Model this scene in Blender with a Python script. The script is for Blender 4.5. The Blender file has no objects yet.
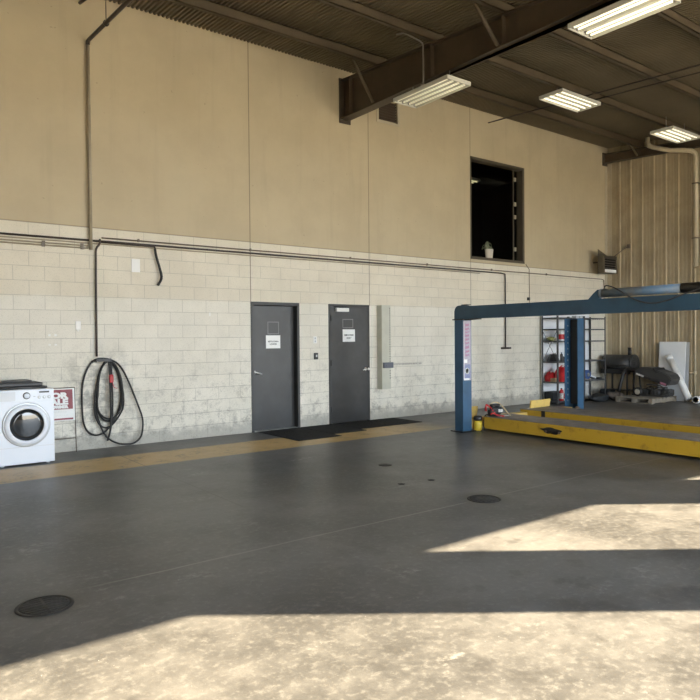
import bpy, bmesh, math, random
from mathutils import Vector, Matrix
random.seed(7)
S = bpy.context.scene
C = S.collection
PI = math.pi

# ------------------------------------------------------------------ materials
def _n(nt, t, **kw):
    n = nt.nodes.new(t)
    for k, v in kw.items():
        setattr(n, k, v)
    return n

def rgba(c):
    return (c[0], c[1], c[2], 1.0)

def mixc(nt, fac, a, b, mode='MIX'):
    m = _n(nt, 'ShaderNodeMix', data_type='RGBA', blend_type=mode)
    for i, v in ((0, fac), (6, a), (7, b)):
        if isinstance(v, bpy.types.NodeSocket):
            nt.links.new(v, m.inputs[i])
        elif i == 0:
            m.inputs[0].default_value = v
        else:
            m.inputs[i].default_value = rgba(v)
    return m.outputs[2]

def math_(nt, op, a, b=None, c=None):
    m = _n(nt, 'ShaderNodeMath', operation=op)
    for i, v in enumerate((a, b, c)):
        if v is None:
            continue
        if isinstance(v, bpy.types.NodeSocket):
            nt.links.new(v, m.inputs[i])
        else:
            m.inputs[i].default_value = v
    return m.outputs[0]

def noise(nt, vec, scale, detail=4, rough=.6):
    n = _n(nt, 'ShaderNodeTexNoise')
    n.inputs['Scale'].default_value = scale
    n.inputs['Detail'].default_value = detail
    n.inputs['Roughness'].default_value = rough
    if vec is not None:
        nt.links.new(vec, n.inputs['Vector'])
    return n.outputs['Fac']

def ramp(nt, fac, lo, hi):
    m = _n(nt, 'ShaderNodeMapRange')
    m.interpolation_type = 'SMOOTHSTEP'
    nt.links.new(fac, m.inputs[0])
    m.inputs[1].default_value = lo
    m.inputs[2].default_value = hi
    return m.outputs[0]

def base(name):
    m = bpy.data.materials.new(name)
    m.use_nodes = True
    nt = m.node_tree
    return m, nt, nt.nodes['Principled BSDF']

def mat(name, col, rough=.5, metal=0., col2=None, scale=6., lo=.35, hi=.7, bump=0., bscale=40., emis=None, estr=0., spec=None):
    m, nt, b = base(name)
    b.inputs['Base Color'].default_value = rgba(col)
    b.inputs['Roughness'].default_value = rough
    b.inputs['Metallic'].default_value = metal
    if spec is not None:
        b.inputs['Specular IOR Level'].default_value = spec
    tc = _n(nt, 'ShaderNodeTexCoord').outputs['Object']
    if col2:
        f = ramp(nt, noise(nt, tc, scale), lo, hi)
        nt.links.new(mixc(nt, f, col, col2), b.inputs['Base Color'])
    if bump:
        bp = _n(nt, 'ShaderNodeBump')
        bp.inputs['Strength'].default_value = bump
        bp.inputs['Distance'].default_value = .01
        nt.links.new(noise(nt, tc, bscale), bp.inputs['Height'])
        nt.links.new(bp.outputs[0], b.inputs['Normal'])
    if emis:
        b.inputs['Emission Color'].default_value = rgba(emis)
        b.inputs['Emission Strength'].default_value = estr
    return m

def rect_mask(nt, x, z, x0, x1, z0, z1, s=.01):
    a = math_(nt, 'MULTIPLY', ramp(nt, x, x0 - s, x0 + s), ramp(nt, math_(nt, 'MULTIPLY', x, -1.), -x1 - s, -x1 + s))
    b = math_(nt, 'MULTIPLY', ramp(nt, z, z0 - s, z0 + s), ramp(nt, math_(nt, 'MULTIPLY', z, -1.), -z1 - s, -z1 + s))
    return math_(nt, 'MULTIPLY', a, b)

SEAMS = (0.28, 5.475, 8.07, 10.93)
def wall_material():
    m, nt, b = base('painted_block_and_panel')
    tc = _n(nt, 'ShaderNodeTexCoord').outputs['Object']
    sp = _n(nt, 'ShaderNodeSeparateXYZ')
    nt.links.new(tc, sp.inputs[0])
    x, y, z = sp.outputs
    cb = _n(nt, 'ShaderNodeCombineXYZ')
    nt.links.new(math_(nt, 'SUBTRACT', x, .3852), cb.inputs[0])
    nt.links.new(z, cb.inputs[1])
    br = _n(nt, 'ShaderNodeTexBrick')
    br.offset = .5
    for k, v in (('Scale', 1.), ('Mortar Size', .0045), ('Mortar Smooth', .4), ('Bias', 0.), ('Brick Width', .4064), ('Row Height', .2032)):
        br.inputs[k].default_value = v
    br.inputs['Color1'].default_value = (0, 0, 0, 1)
    br.inputs['Color2'].default_value = (1, 1, 1, 1)
    br.inputs['Mortar'].default_value = (.5, .5, .5, 1)
    nt.links.new(cb.outputs[0], br.inputs['Vector'])
    mortar, tone = br.outputs['Fac'], br.outputs['Color']
    nbig = noise(nt, tc, 1.1, 5, .6)
    nmid = noise(nt, tc, 6., 6, .7)
    nfine = noise(nt, tc, 45., 4, .7)
    low = mixc(nt, ramp(nt, nbig, .35, .65), (.79, .75, .65), (.72, .685, .585))
    low = mixc(nt, math_(nt, 'MULTIPLY', tone, .10), low, (.42, .41, .36))
    # scuffs and soot that thicken below hand height
    zz = ramp(nt, math_(nt, 'MULTIPLY', z, -1.), -2.0, -.1)
    dirt = math_(nt, 'MULTIPLY', ramp(nt, math_(nt, 'ADD', math_(nt, 'MULTIPLY', nmid, .6), math_(nt, 'MULTIPLY', nfine, .4)), .47, .66), zz)
    low = mixc(nt, math_(nt, 'MULTIPLY', dirt, .6), low, (.24, .225, .19))
    kick = math_(nt, 'MULTIPLY', ramp(nt, math_(nt, 'ADD', math_(nt, 'MULTIPLY', z, -1.), math_(nt, 'MULTIPLY', nmid, .5)), -.05, .14), .6)
    low = mixc(nt, kick, low, (.25, .24, .21))
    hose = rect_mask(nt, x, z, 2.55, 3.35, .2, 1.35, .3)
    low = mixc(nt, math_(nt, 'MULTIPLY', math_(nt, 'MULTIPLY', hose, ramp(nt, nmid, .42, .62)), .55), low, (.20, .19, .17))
    # touch-up paint and a rubbed grease line
    for r in ((2.25, 2.28, 1.66, 1.69), (2.33, 2.36, 1.66, 1.69), (2.25, 2.28, 1.53, 1.55), (2.33, 2.36, 1.53, 1.55), (4.71, 4.73, 1.98, 2.04)):
        low = mixc(nt, rect_mask(nt, x, z, *r, .008), low, (.85, .85, .82))
    gl = math_(nt, 'MULTIPLY', rect_mask(nt, x, z, 8.66, 9.45, 1.055, 1.085, .02), ramp(nt, nfine, .3, .6))
    low = mixc(nt, math_(nt, 'MULTIPLY', gl, .8), low, (.10, .09, .08))
    crm = mixc(nt, ramp(nt, nbig, .35, .65), (.745, .685, .555), (.68, .62, .495))
    crm = mixc(nt, math_(nt, 'MULTIPLY', tone, .08), crm, (.45, .40, .31))
    tan = mixc(nt, ramp(nt, nbig, .3, .7), (.53, .44, .285), (.475, .39, .25))
    streak = _n(nt, 'ShaderNodeMapping')
    streak.inputs['Scale'].default_value = (3., 1., .25)
    nt.links.new(tc, streak.inputs[0])
    tan = mixc(nt, math_(nt, 'MULTIPLY', ramp(nt, noise(nt, streak.outputs[0], 1.5, 5), .5, .75), .25), tan, (.36, .29, .19))
    tan = mixc(nt, math_(nt, 'MULTIPLY', ramp(nt, noise(nt, tc, 14., 2, .5), .74, .78), .5), tan, (.3, .24, .16))
    edge = math_(nt, 'ADD', z, math_(nt, 'MULTIPLY', math_(nt, 'SUBTRACT', nmid, .5), .06))
    col = mixc(nt, ramp(nt, edge, 2.20, 2.26), low, crm)
    upper = ramp(nt, z, 3.247, 3.252)
    mort = math_(nt, 'MULTIPLY', mortar, math_(nt, 'SUBTRACT', 1., upper))
    col = mixc(nt, upper, col, tan)
    fr = math_(nt, 'FRACT', math_(nt, 'DIVIDE', z, .2032))
    bed = ramp(nt, math_(nt, 'ABSOLUTE', math_(nt, 'SUBTRACT', fr, .5)), .475, .488)
    bed = math_(nt, 'MULTIPLY', bed, math_(nt, 'MULTIPLY', math_(nt, 'SUBTRACT', 1., upper), math_(nt, 'MULTIPLY_ADD', zz, .45, .12)))
    col = mixc(nt, math_(nt, 'MULTIPLY', mort, math_(nt, 'MULTIPLY_ADD', nmid, .9, -.02)), col, (.27, .25, .205))
    col = mixc(nt, math_(nt, 'MULTIPLY', bed, math_(nt, 'MULTIPLY_ADD', nmid, 1.4, -.05)), col, (.20, .185, .155))
    grain = math_(nt, 'MULTIPLY', ramp(nt, noise(nt, tc, 90., 3, .7), .54, .70), math_(nt, 'SUBTRACT', 1., upper))
    col = mixc(nt, math_(nt, 'MULTIPLY', grain, .38), col, (.30, .285, .24))
    for sx in SEAMS:
        s = ramp(nt, math_(nt, 'ABSOLUTE', math_(nt, 'SUBTRACT', x, sx)), .011, .005)
        s = math_(nt, 'MULTIPLY', s, ramp(nt, z, 2.20, 2.24))
        col = mixc(nt, math_(nt, 'MULTIPLY', s, .75), col, (.14, .11, .07))
    s = ramp(nt, math_(nt, 'ABSOLUTE', math_(nt, 'SUBTRACT', z, 3.249)), .012, .004)
    col = mixc(nt, math_(nt, 'MULTIPLY', s, .6), col, (.16, .13, .085))
    nt.links.new(col, b.inputs['Base Color'])
    b.inputs['Roughness'].default_value = .62
    h = math_(nt, 'SUBTRACT', math_(nt, 'MULTIPLY', nfine, .25), mort)
    bp = _n(nt, 'ShaderNodeBump')
    bp.inputs['Strength'].default_value = .45
    bp.inputs['Distance'].default_value = .006
    nt.links.new(h, bp.inputs['Height'])
    nt.links.new(bp.outputs[0], b.inputs['Normal'])
    return m

def floor_material():
    m, nt, b = base('sealed_concrete')
    tc = _n(nt, 'ShaderNodeTexCoord').outputs['Object']
    sp = _n(nt, 'ShaderNodeSeparateXYZ')
    nt.links.new(tc, sp.inputs[0])
    x, y, z = sp.outputs
    n1 = noise(nt, tc, .55, 6, .62)
    n2 = noise(nt, tc, 3.4, 8, .7)
    n3 = noise(nt, tc, 20., 6, .7)
    n4 = noise(nt, tc, 70., 3, .6)
    col = mixc(nt, ramp(nt, n1, .38, .62), (.054, .0537, .0535), (.118, .116, .113))
    col = mixc(nt, math_(nt, 'MULTIPLY', ramp(nt, n2, .46, .66), .26), col, (.165, .162, .155))
    col = mixc(nt, math_(nt, 'MULTIPLY', ramp(nt, n3, .48, .68), .30), col, (.22, .216, .206))
    col = mixc(nt, math_(nt, 'MULTIPLY', ramp(nt, n2, .47, .36), .55), col, (.042, .041, .040))
    # pale scuffed patches and specks of old paint
    mp = _n(nt, 'ShaderNodeMapping')
    mp.inputs['Location'].default_value = (3.1, 7.7, 0)
    mp.inputs['Rotation'].default_value = (0, 0, .5)
    mp.inputs['Scale'].default_value = (1., 2.2, 1.)
    nt.links.new(tc, mp.inputs[0])
    sc = math_(nt, 'MULTIPLY', ramp(nt, noise(nt, mp.outputs[0], 1.3, 8, .72), .56, .70), ramp(nt, n3, .40, .62))
    col = mixc(nt, math_(nt, 'MULTIPLY', sc, .42), col, (.33, .325, .31))
    spk = math_(nt, 'MULTIPLY', ramp(nt, n4, .68, .74), ramp(nt, noise(nt, tc, 3.3, 3, .5), .48, .62))
    col = mixc(nt, math_(nt, 'MULTIPLY', spk, .8), col, (.48, .47, .45))
    # worn ochre walkway along the back wall
    yy = math_(nt, 'ADD', y, math_(nt, 'MULTIPLY', math_(nt, 'SUBTRACT', n2, .5), .12))
    st = math_(nt, 'MULTIPLY', ramp(nt, yy, 8.22, 8.30), ramp(nt, math_(nt, 'MULTIPLY', yy, -1.), -9.24, -9.12))
    st = math_(nt, 'MULTIPLY', st, ramp(nt, math_(nt, 'ADD', math_(nt, 'MULTIPLY', n3, .5), math_(nt, 'MULTIPLY', n2, .5)), .68, .5))
    st = math_(nt, 'MULTIPLY', st, ramp(nt, x, 8.9, 7.6))
    col = mixc(nt, math_(nt, 'MULTIPLY', st, .9), col, (.56, .375, .125))
    # saw cuts and a filled joint
    wob = math_(nt, 'MULTIPLY', math_(nt, 'SUBTRACT', noise(nt, tc, .8, 3), .5), .05)
    for jx in (-2.25, 2.97, 8.05, 13.2):
        s = math_(nt, 'MULTIPLY', ramp(nt, math_(nt, 'ABSOLUTE', math_(nt, 'SUBTRACT', x, jx)), .010, .004), ramp(nt, y, 5.2, 6.2))
        col = mixc(nt, math_(nt, 'MULTIPLY', s, .55), col, (.04, .038, .034))
    s = ramp(nt, math_(nt, 'ABSOLUTE', math_(nt, 'ADD', math_(nt, 'SUBTRACT', y, 4.42), wob)), .014, .005)
    s = math_(nt, 'MULTIPLY', s, ramp(nt, x, 1.0, 1.6))
    col = mixc(nt, math_(nt, 'MULTIPLY', s, .55), col, (.26, .25, .23))
    # drip stains round the drains
    for dx, dy, r in ((4.97, 4.42, .34), (.94, 4.27, .27), (5.35, 6.36, .12), (5.18, 5.36, .07), (4.79, 5.42, .06)):
        d = math_(nt, 'SQRT', math_(nt, 'ADD', math_(nt, 'POWER', math_(nt, 'SUBTRACT', x, dx), 2.), math_(nt, 'POWER', math_(nt, 'SUBTRACT', y, dy), 2.)))
        d = math_(nt, 'ADD', d, math_(nt, 'MULTIPLY', math_(nt, 'SUBTRACT', n2, .5), .25))
        col = mixc(nt, math_(nt, 'MULTIPLY', ramp(nt, d, r, r * .45), .75), col, (.045, .042, .038))
    nt.links.new(col, b.inputs['Base Color'])
    rg = math_(nt, 'MULTIPLY_ADD', n2, .35, .22)
    nt.links.new(rg, b.inputs['Roughness'])
    b.inputs['Specular IOR Level'].default_value = .45
    bp = _n(nt, 'ShaderNodeBump')
    bp.inputs['Strength'].default_value = .25
    bp.inputs['Distance'].default_value = .004
    nt.links.new(math_(nt, 'ADD', n3, math_(nt, 'MULTIPLY', n4, .4)), bp.inputs['Height'])
    nt.links.new(bp.outputs[0], b.inputs['Normal'])
    return m

M = {}
M['wall'] = wall_material()
M['floor'] = floor_material()
M['side'] = mat('plain_painted_wall', (.52, .46, .34), .7, col2=(.46, .41, .30), scale=2)
M['siding'] = mat('tan_metal_siding', (.43, .35, .222), .45, col2=(.35, .28, .175), scale=1.6, bump=.05)
M['flash'] = mat('pale_tan_flashing', (.50, .43, .30), .5, col2=(.43, .37, .26), scale=3)
M['deck'] = mat('brown_roof_deck', (.165, .132, .082), .5, col2=(.135, .107, .066), scale=1.2)
M['primer'] = mat('dark_brown_primer', (.070, .050, .030), .5, col2=(.052, .037, .022), scale=2.)
M['purlin'] = mat('brown_purlin_steel', (.105, .078, .046), .5, col2=(.085, .062, .036), scale=2.)
M['apron'] = mat('outdoor_concrete', (.40, .38, .34), .8, col2=(.34, .32, .28), scale=1.)
M['doorgrey'] = mat('dark_grey_door_paint', (.026, .026, .0252), .36, col2=(.038, .0383, .0378), scale=2.5, bump=.03)
M['frame'] = mat('charcoal_frame_paint', (.026, .026, .025), .45, col2=(.036, .035, .033), scale=5)
M['chrome'] = mat('brushed_nickel', (.82, .81, .79), .3, .6)
M['steel'] = mat('dull_galvanised_steel', (.42, .42, .40), .4, .7, col2=(.33, .33, .31), scale=12)
M['paper'] = mat('white_paper', (.86, .86, .84), .7)
M['ink'] = mat('black_ink', (.03, .03, .03), .6)
M['tape'] = mat('old_tape_residue', (.15, .15, .145), .4)
M['blackrub'] = mat('black_rubber', (.016, .016, .016), .6, col2=(.03, .029, .028), scale=20)
M['mat'] = mat('black_ribbed_matting', (.010, .010, .010), .9, col2=(.022, .022, .021), scale=30, bump=.5, bscale=90)
M['blackpl'] = mat('black_plastic', (.018, .018, .019), .38, col2=(.028, .028, .03), scale=9)
M['darkgrey'] = mat('charcoal_plastic', (.05, .05, .052), .45, col2=(.038, .038, .04), scale=6)
M['enamel'] = mat('white_enamel', (.80, .845, .92), .22, col2=(.78, .825, .90), scale=2)
M['panelwhite'] = mat('light_grey_plastic', (.68, .71, .75), .3)
M['silver'] = mat('silver_grey_plastic', (.50, .52, .54), .28, .3)
M['red'] = mat('red_plastic', (.50, .022, .025), .4, col2=(.40, .016, .02), scale=8)
M['signred'] = mat('faded_sign_red', (.23, .035, .048), .5, col2=(.28, .065, .075), scale=9)
M['white'] = mat('white_paint', (.78, .78, .76), .45)
M['rust'] = mat('rusty_wire', (.10, .085, .07), .6, col2=(.17, .10, .06), scale=25)
M['pipeblk'] = mat('black_iron_pipe', (.035, .028, .024), .45, col2=(.06, .042, .032), scale=10)
M['pipetan'] = mat('painted_conduit_tan', (.36, .30, .205), .45, col2=(.30, .25, .17), scale=8)
M['pipebrown'] = mat('painted_conduit_brown', (.20, .155, .11), .4, col2=(.15, .115, .08), scale=8)
M['galv'] = mat('galvanised_conduit', (.40, .37, .32), .3, .8)
M['wingrey'] = mat('bronze_window_frame', (.085, .068, .044), .5, col2=(.07, .056, .036), scale=5)
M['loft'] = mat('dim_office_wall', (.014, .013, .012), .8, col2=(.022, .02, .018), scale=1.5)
M['leaf'] = mat('plant_leaves', (.10, .13, .06), .5, col2=(.16, .15, .08), scale=14)
M['pot'] = mat('cream_plant_pot', (.55, .49, .40), .5)
M['lblue'] = mat('blue_lift_paint', (.085, .185, .34), .42, col2=(.065, .145, .275), scale=3.5, lo=.35, hi=.75, bump=.04)
M['dblue'] = mat('dark_blue_lift_paint', (.026, .072, .120), .42, col2=(.018, .050, .084), scale=3.0, lo=.35, hi=.75, bump=.05)
M['cblue'] = mat('column_blue_paint', (.036, .100, .185), .35, col2=(.026, .072, .132), scale=3.5, lo=.35, hi=.75, bump=.04)
M['dust'] = mat('dusty_blue_paint', (.10, .17, .25), .55, col2=(.22, .215, .20), scale=4)
M['yellow'] = mat('worn_yellow_paint', (.50, .31, .025), .42, col2=(.26, .14, .018), scale=7, lo=.55, hi=.78, bump=.05)
M['yellowpale'] = mat('faded_yellow_paint', (.62, .44, .13), .5, col2=(.36, .25, .09), scale=11, lo=.5, hi=.8)
M['runtop'] = mat('dirty_steel_tread', (.125, .105, .09), .5, col2=(.21, .185, .165), scale=4, bump=.25, bscale=60)
M['rubberblk'] = mat('greasy_black_steel', (.014, .012, .011), .45)
M['decalb'] = mat('blue_decal', (.16, .20, .36), .4, col2=(.30, .30, .40), scale=30)
M['decalp'] = mat('pink_decal_print', (.45, .17, .24), .4, col2=(.30, .20, .34), scale=28)
M['decalg'] = mat('lilac_decal', (.42, .40, .46), .4, col2=(.33, .31, .38), scale=24)
M['shelf'] = mat('grey_shelf_steel', (.060, .062, .066), .45, col2=(.085, .085, .088), scale=8)
M['board'] = mat('white_wallboard', (.84, .86, .88), .5, col2=(.80, .82, .84), scale=2)
M['boarddim'] = mat('grey_white_sheet', (.50, .51, .52), .5, col2=(.45, .46, .465), scale=2)
M['pvc'] = mat('white_pvc', (.74, .73, .70), .35, col2=(.62, .61, .58), scale=6)
M['pvctan'] = mat('cream_pvc', (.52, .44, .30), .4, col2=(.45, .38, .26), scale=6)
M['grill'] = mat('flat_black_grill_paint', (.022, .021, .020), .5, col2=(.04, .037, .033), scale=7)
M['mower'] = mat('dull_black_hood', (.045, .044, .042), .45, col2=(.032, .031, .03), scale=5)
M['sticker'] = mat('white_sticker', (.62, .60, .56), .4, col2=(.3, .29, .28), scale=45)
M['stickerp'] = mat('pink_sticker', (.55, .24, .30), .4, col2=(.35, .12, .2), scale=45)
M['engine'] = mat('oily_engine_metal', (.05, .05, .05), .4, .5, col2=(.11, .11, .11), scale=14)
M['hub'] = mat('beige_wheel_hub', (.36, .33, .27), .5)
M['wood'] = mat('weathered_pallet_wood', (.27, .235, .185), .8, col2=(.18, .155, .12), scale=9, bump=.2)
M['rag'] = mat('brown_rags', (.11, .085, .065), .9, col2=(.06, .048, .038), scale=12, bump=.5, bscale=18)
M['bag'] = mat('dark_blue_grey_plastic', (.014, .016, .018), .5, col2=(.022, .025, .028), scale=5)
M['card'] = mat('brown_cardboard', (.36, .25, .14), .8, col2=(.30, .21, .12), scale=6)
M['bluepl'] = mat('blue_tool_plastic', (.03, .085, .26), .4, col2=(.06, .10, .20), scale=18)
M['lime'] = mat('yellow_green_plastic', (.34, .36, .05), .5, col2=(.5, .48, .30), scale=14)
M['orange'] = mat('orange_red_label', (.62, .12, .06), .4)
M['jugy'] = mat('yellow_jug_plastic', (.68, .52, .05), .4, col2=(.55, .38, .04), scale=8)
M['tancord'] = mat('tan_cord', (.50, .40, .25), .6)
M['heater'] = mat('brown_heater_enamel', (.10, .080, .050), .45, col2=(.08, .063, .04), scale=4)
M['dark'] = mat('dark_louver_gap', (.012, .009, .006), .8)
M['plate'] = mat('white_cover_plate', (.84, .83, .79), .4)
M['iron'] = mat('cast_iron', (.022, .021, .020), .55, .3, col2=(.04, .037, .034), scale=20)
M['fix'] = mat('white_reflector_enamel', (.58, .56, .48), .35)
M['ventbr'] = mat('brown_vent_blades', (.06, .04, .024), .6)
M['chan'] = mat('grey_green_channel_paint', (.56, .555, .46), .45, col2=(.50, .495, .41), scale=3)
M['clamp'] = mat('blue_grey_clamp', (.13, .14, .17), .4, .3)
M['tube'] = mat('lit_tube', (.9, .88, .75), .4, emis=(1., .92, .68), estr=.8)
M['tubedim'] = mat('lit_tube_faint', (.9, .88, .75), .4, emis=(1., .90, .60), estr=.22)
M['tubeloft'] = mat('lit_loft_tube', (.9, .88, .75), .4, emis=(1., .88, .50), estr=.5)
def glass_material():
    m = bpy.data.materials.new('window_glass')
    m.use_nodes = True
    nt = m.node_tree
    nt.nodes.clear()
    o = _n(nt, 'ShaderNodeOutputMaterial')
    mx = _n(nt, 'ShaderNodeMixShader')
    fr = _n(nt, 'ShaderNodeFresnel')
    fr.inputs[0].default_value = 1.08
    tr = _n(nt, 'ShaderNodeBsdfTransparent')
    tr.inputs[0].default_value = (.82, .84, .82, 1)
    gl = _n(nt, 'ShaderNodeBsdfGlossy')
    gl.inputs['Roughness'].default_value = .04
    nt.links.new(fr.outputs[0], mx.inputs[0])
    nt.links.new(tr.outputs[0], mx.inputs[1])
    nt.links.new(gl.outputs[0], mx.inputs[2])
    nt.links.new(mx.outputs[0], o.inputs[0])
    return m
M['glass'] = glass_material()
M['doorglass'] = mat('smoked_door_glass', (.012, .014, .016), .04, spec=.9)

# ------------------------------------------------------------------ mesh builder (world coordinates)
class MB:
    def __init__(s):
        s.bm = bmesh.new()
        s.mi = 0
    def _new(s, fs, smooth=False):
        for f in fs:
            f.material_index = s.mi
            f.smooth = smooth
    def box(s, x0, x1, y0, y1, z0, z1, bev=0., seg=2, rot=None, pivot=None):
        vs = [s.bm.verts.new((x, y, z)) for x in (x0, x1) for y in (y0, y1) for z in (z0, z1)]
        q = [(0, 1, 3, 2), (4, 6, 7, 5), (0, 4, 5, 1), (2, 3, 7, 6), (0, 2, 6, 4), (1, 5, 7, 3)]
        fs = [s.bm.faces.new([vs[i] for i in f]) for f in q]
        s._new(fs)
        if bev > 0:
            es = list({e for f in fs for e in f.edges})
            r = bmesh.ops.bevel(s.bm, geom=es, offset=bev, segments=seg, profile=.5, affect='EDGES')
            vs = list({v for f in r['faces'] for v in f.verts} | {v for v in vs if v.is_valid})
            s._new(r['faces'], False)
        if rot is not None:
            c = Vector(pivot) if pivot else Vector(((x0 + x1) / 2, (y0 + y1) / 2, (z0 + z1) / 2))
            bmesh.ops.transform(s.bm, matrix=Matrix.Translation(c) @ rot @ Matrix.Translation(-c), verts=[v for v in vs if v.is_valid])
        return s
    def quad(s, *pts):
        s._new([s.bm.faces.new([s.bm.verts.new(p) for p in pts])])
        return s
    def cyl(s, p0, p1, r0, r1=None, n=16, caps=True):
        r1 = r0 if r1 is None else r1
        p0, p1 = Vector(p0), Vector(p1)
        d = (p1 - p0).normalized()
        a = d.orthogonal().normalized()
        b = d.cross(a)
        A = [s.bm.verts.new(p0 + (a * math.cos(t) + b * math.sin(t)) * r0) for t in [2 * PI * i / n for i in range(n)]]
        B = [s.bm.verts.new(p1 + (a * math.cos(t) + b * math.sin(t)) * r1) for t in [2 * PI * i / n for i in range(n)]]
        s._new([s.bm.faces.new((A[i], A[(i + 1) % n], B[(i + 1) % n], B[i])) for i in range(n)], True)
        if caps:
            s._new([s.bm.faces.new(A[::-1]), s.bm.faces.new(B)])
        return s
    def tube(s, pts, r, n=8, smooth_pts=0):
        P = [Vector(p) for p in pts]
        for _ in range(smooth_pts):
            Q = [P[0]]
            for i in range(len(P) - 1):
                Q += [P[i] * .75 + P[i + 1] * .25, P[i] * .25 + P[i + 1] * .75]
            P = Q + [P[-1]]
        up = None
        rings = []
        for i, p in enumerate(P):
            d = ((P[min(i + 1, len(P) - 1)] - P[max(i - 1, 0)])).normalized()
            if up is None:
                up = d.orthogonal().normalized()
            a = (up - d * up.dot(d)).normalized()
            up = a
            b = d.cross(a)
            rings.append([s.bm.verts.new(p + (a * math.cos(2 * PI * k / n) + b * math.sin(2 * PI * k / n)) * r) for k in range(n)])
        for A, B in zip(rings, rings[1:]):
            s._new([s.bm.faces.new((A[i], A[(i + 1) % n], B[(i + 1) % n], B[i])) for i in range(n)], True)
        s._new([s.bm.faces.new(rings[0][::-1]), s.bm.faces.new(rings[-1])])
        return s
    def lathe(s, prof, c, axis='Z', n=32, smooth=True, sx=1., sy=1.):
        c = Vector(c)
        rings = []
        for r, h in prof:
            ring = []
            for k in range(n):
                t = 2 * PI * k / n
                u, v = r * math.cos(t) * sx, r * math.sin(t) * sy
                o = {'Z': (u, v, h), 'Y': (u, h, v), 'X': (h, u, v)}[axis]
                ring.append(s.bm.verts.new(c + Vector(o)))
            rings.append(ring)
        for A, B in zip(rings, rings[1:]):
            s._new([s.bm.faces.new((A[i], A[(i + 1) % n], B[(i + 1) % n], B[i])) for i in range(n)], smooth)
        if prof[0][0] > 1e-6:
            s._new([s.bm.faces.new(rings[0][::-1])])
        if prof[-1][0] > 1e-6:
            s._new([s.bm.faces.new(rings[-1])])
        return s
    def prism(s, poly, h0, h1, axis='X', smooth=False):
        def P(a, b, h):
            return {'X': (h, a, b), 'Y': (a, h, b), 'Z': (a, b, h)}[axis]
        A = [s.bm.verts.new(P(a, b, h0)) for a, b in poly]
        B = [s.bm.verts.new(P(a, b, h1)) for a, b in poly]
        n = len(poly)
        s._new([s.bm.faces.new((A[i], A[(i + 1) % n], B[(i + 1) % n], B[i])) for i in range(n)], smooth)
        s._new([s.bm.faces.new(A[::-1]), s.bm.faces.new(B)])
        return s
    def blob(s, c, sx, sy, sz, seed=0, amp=.2, flat=True):
        r = bmesh.ops.create_icosphere(s.bm, subdivisions=3, radius=1.)
        rnd = random.Random(seed)
        ph = [(rnd.uniform(2, 5), rnd.uniform(0, 6), Vector((rnd.uniform(-1, 1), rnd.uniform(-1, 1), rnd.uniform(-1, 1)))) for _ in range(6)]
        for v in r['verts']:
            d = 1 + sum(amp / 3 * math.sin(f * v.co.dot(k) * 2 + p) for f, p, k in ph)
            co = v.co * d
            v.co = Vector((c[0] + co.x * sx, c[1] + co.y * sy, max(c[2] + co.z * sz, c[2] - sz * .8) if flat else c[2] + co.z * sz))
        s._new({f for v in r['verts'] for f in v.link_faces}, True)
        return s

def root_loc(o):
    v = Vector((0, 0, 0))
    while o is not None:
        v += Vector(o.location)
        o = o.parent
    return v

def fin(mb, name, mats, parent=None, loc=None):
    mats = mats if isinstance(mats, (list, tuple)) else [mats]
    me = bpy.data.meshes.new(name)
    off = root_loc(parent) if parent is not None else Vector(loc or (0, 0, 0))
    bmesh.ops.recalc_face_normals(mb.bm, faces=mb.bm.faces[:])
    bmesh.ops.translate(mb.bm, vec=-off, verts=mb.bm.verts[:])
    mb.bm.to_mesh(me)
    mb.bm.free()
    for m in mats:
        me.materials.append(M[m])
    o = bpy.data.objects.new(name, me)
    C.objects.link(o)
    if parent is not None:
        o.parent = parent
    else:
        o.location = off
    return o

def tag(o, label, cat, group=None):
    o['label'] = label
    o['category'] = cat
    if group:
        o['group'] = group
    return o

def thing(name, loc, label, cat, group=None):
    o = bpy.data.objects.new(name, None)
    o.empty_display_size = .1
    C.objects.link(o)
    o.location = loc
    return tag(o, label, cat, group)

def solo(mb, name, mats, label, cat, group=None):
    co = [v.co for v in mb.bm.verts]
    lo = [min(c[i] for c in co) for i in range(3)]
    hi = [max(c[i] for c in co) for i in range(3)]
    return tag(fin(mb, name, mats, None, ((lo[0] + hi[0]) / 2, (lo[1] + hi[1]) / 2, lo[2])), label, cat, group)

def struct(mb, name, mats, parent=None, loc=None):
    o = fin(mb, name, mats, parent, loc)
    if parent is None:
        o['kind'] = 'structure'
    return o

def text_mb(txt, size, place, depth=.0015, bold=0., sx=1.):
    """Raised letters; place maps (u, v, w) of the text plane to the world."""
    cu = bpy.data.curves.new('lettering', 'FONT')
    cu.body = txt
    cu.size = size
    cu.align_x = 'CENTER'
    cu.align_y = 'CENTER'
    cu.extrude = depth / 2
    cu.offset = bold
    cu.resolution_u = 3
    o = bpy.data.objects.new('lettering', cu)
    C.objects.link(o)
    dg = bpy.context.evaluated_depsgraph_get()
    dg.update()
    me = bpy.data.meshes.new_from_object(o.evaluated_get(dg))
    mb = MB()
    mb.bm.from_mesh(me)
    for v in mb.bm.verts:
        v.co = Vector(place(v.co.x * sx, v.co.y, v.co.z + depth / 2))
    for f in mb.bm.faces:
        f.material_index = 0
    bpy.data.objects.remove(o)
    bpy.data.curves.remove(cu)
    bpy.data.meshes.remove(me)
    return mb

# ------------------------------------------------------------------ dimensions of the place
WY = 10.03          # inner face of the back wall
RX = 16.30          # right (metal) wall
LX, FY = -5.0, -2.2 # left wall, front wall with the bay doors
def deck_z(y):
    return 6.63 - .073 * (WY - y)

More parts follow.
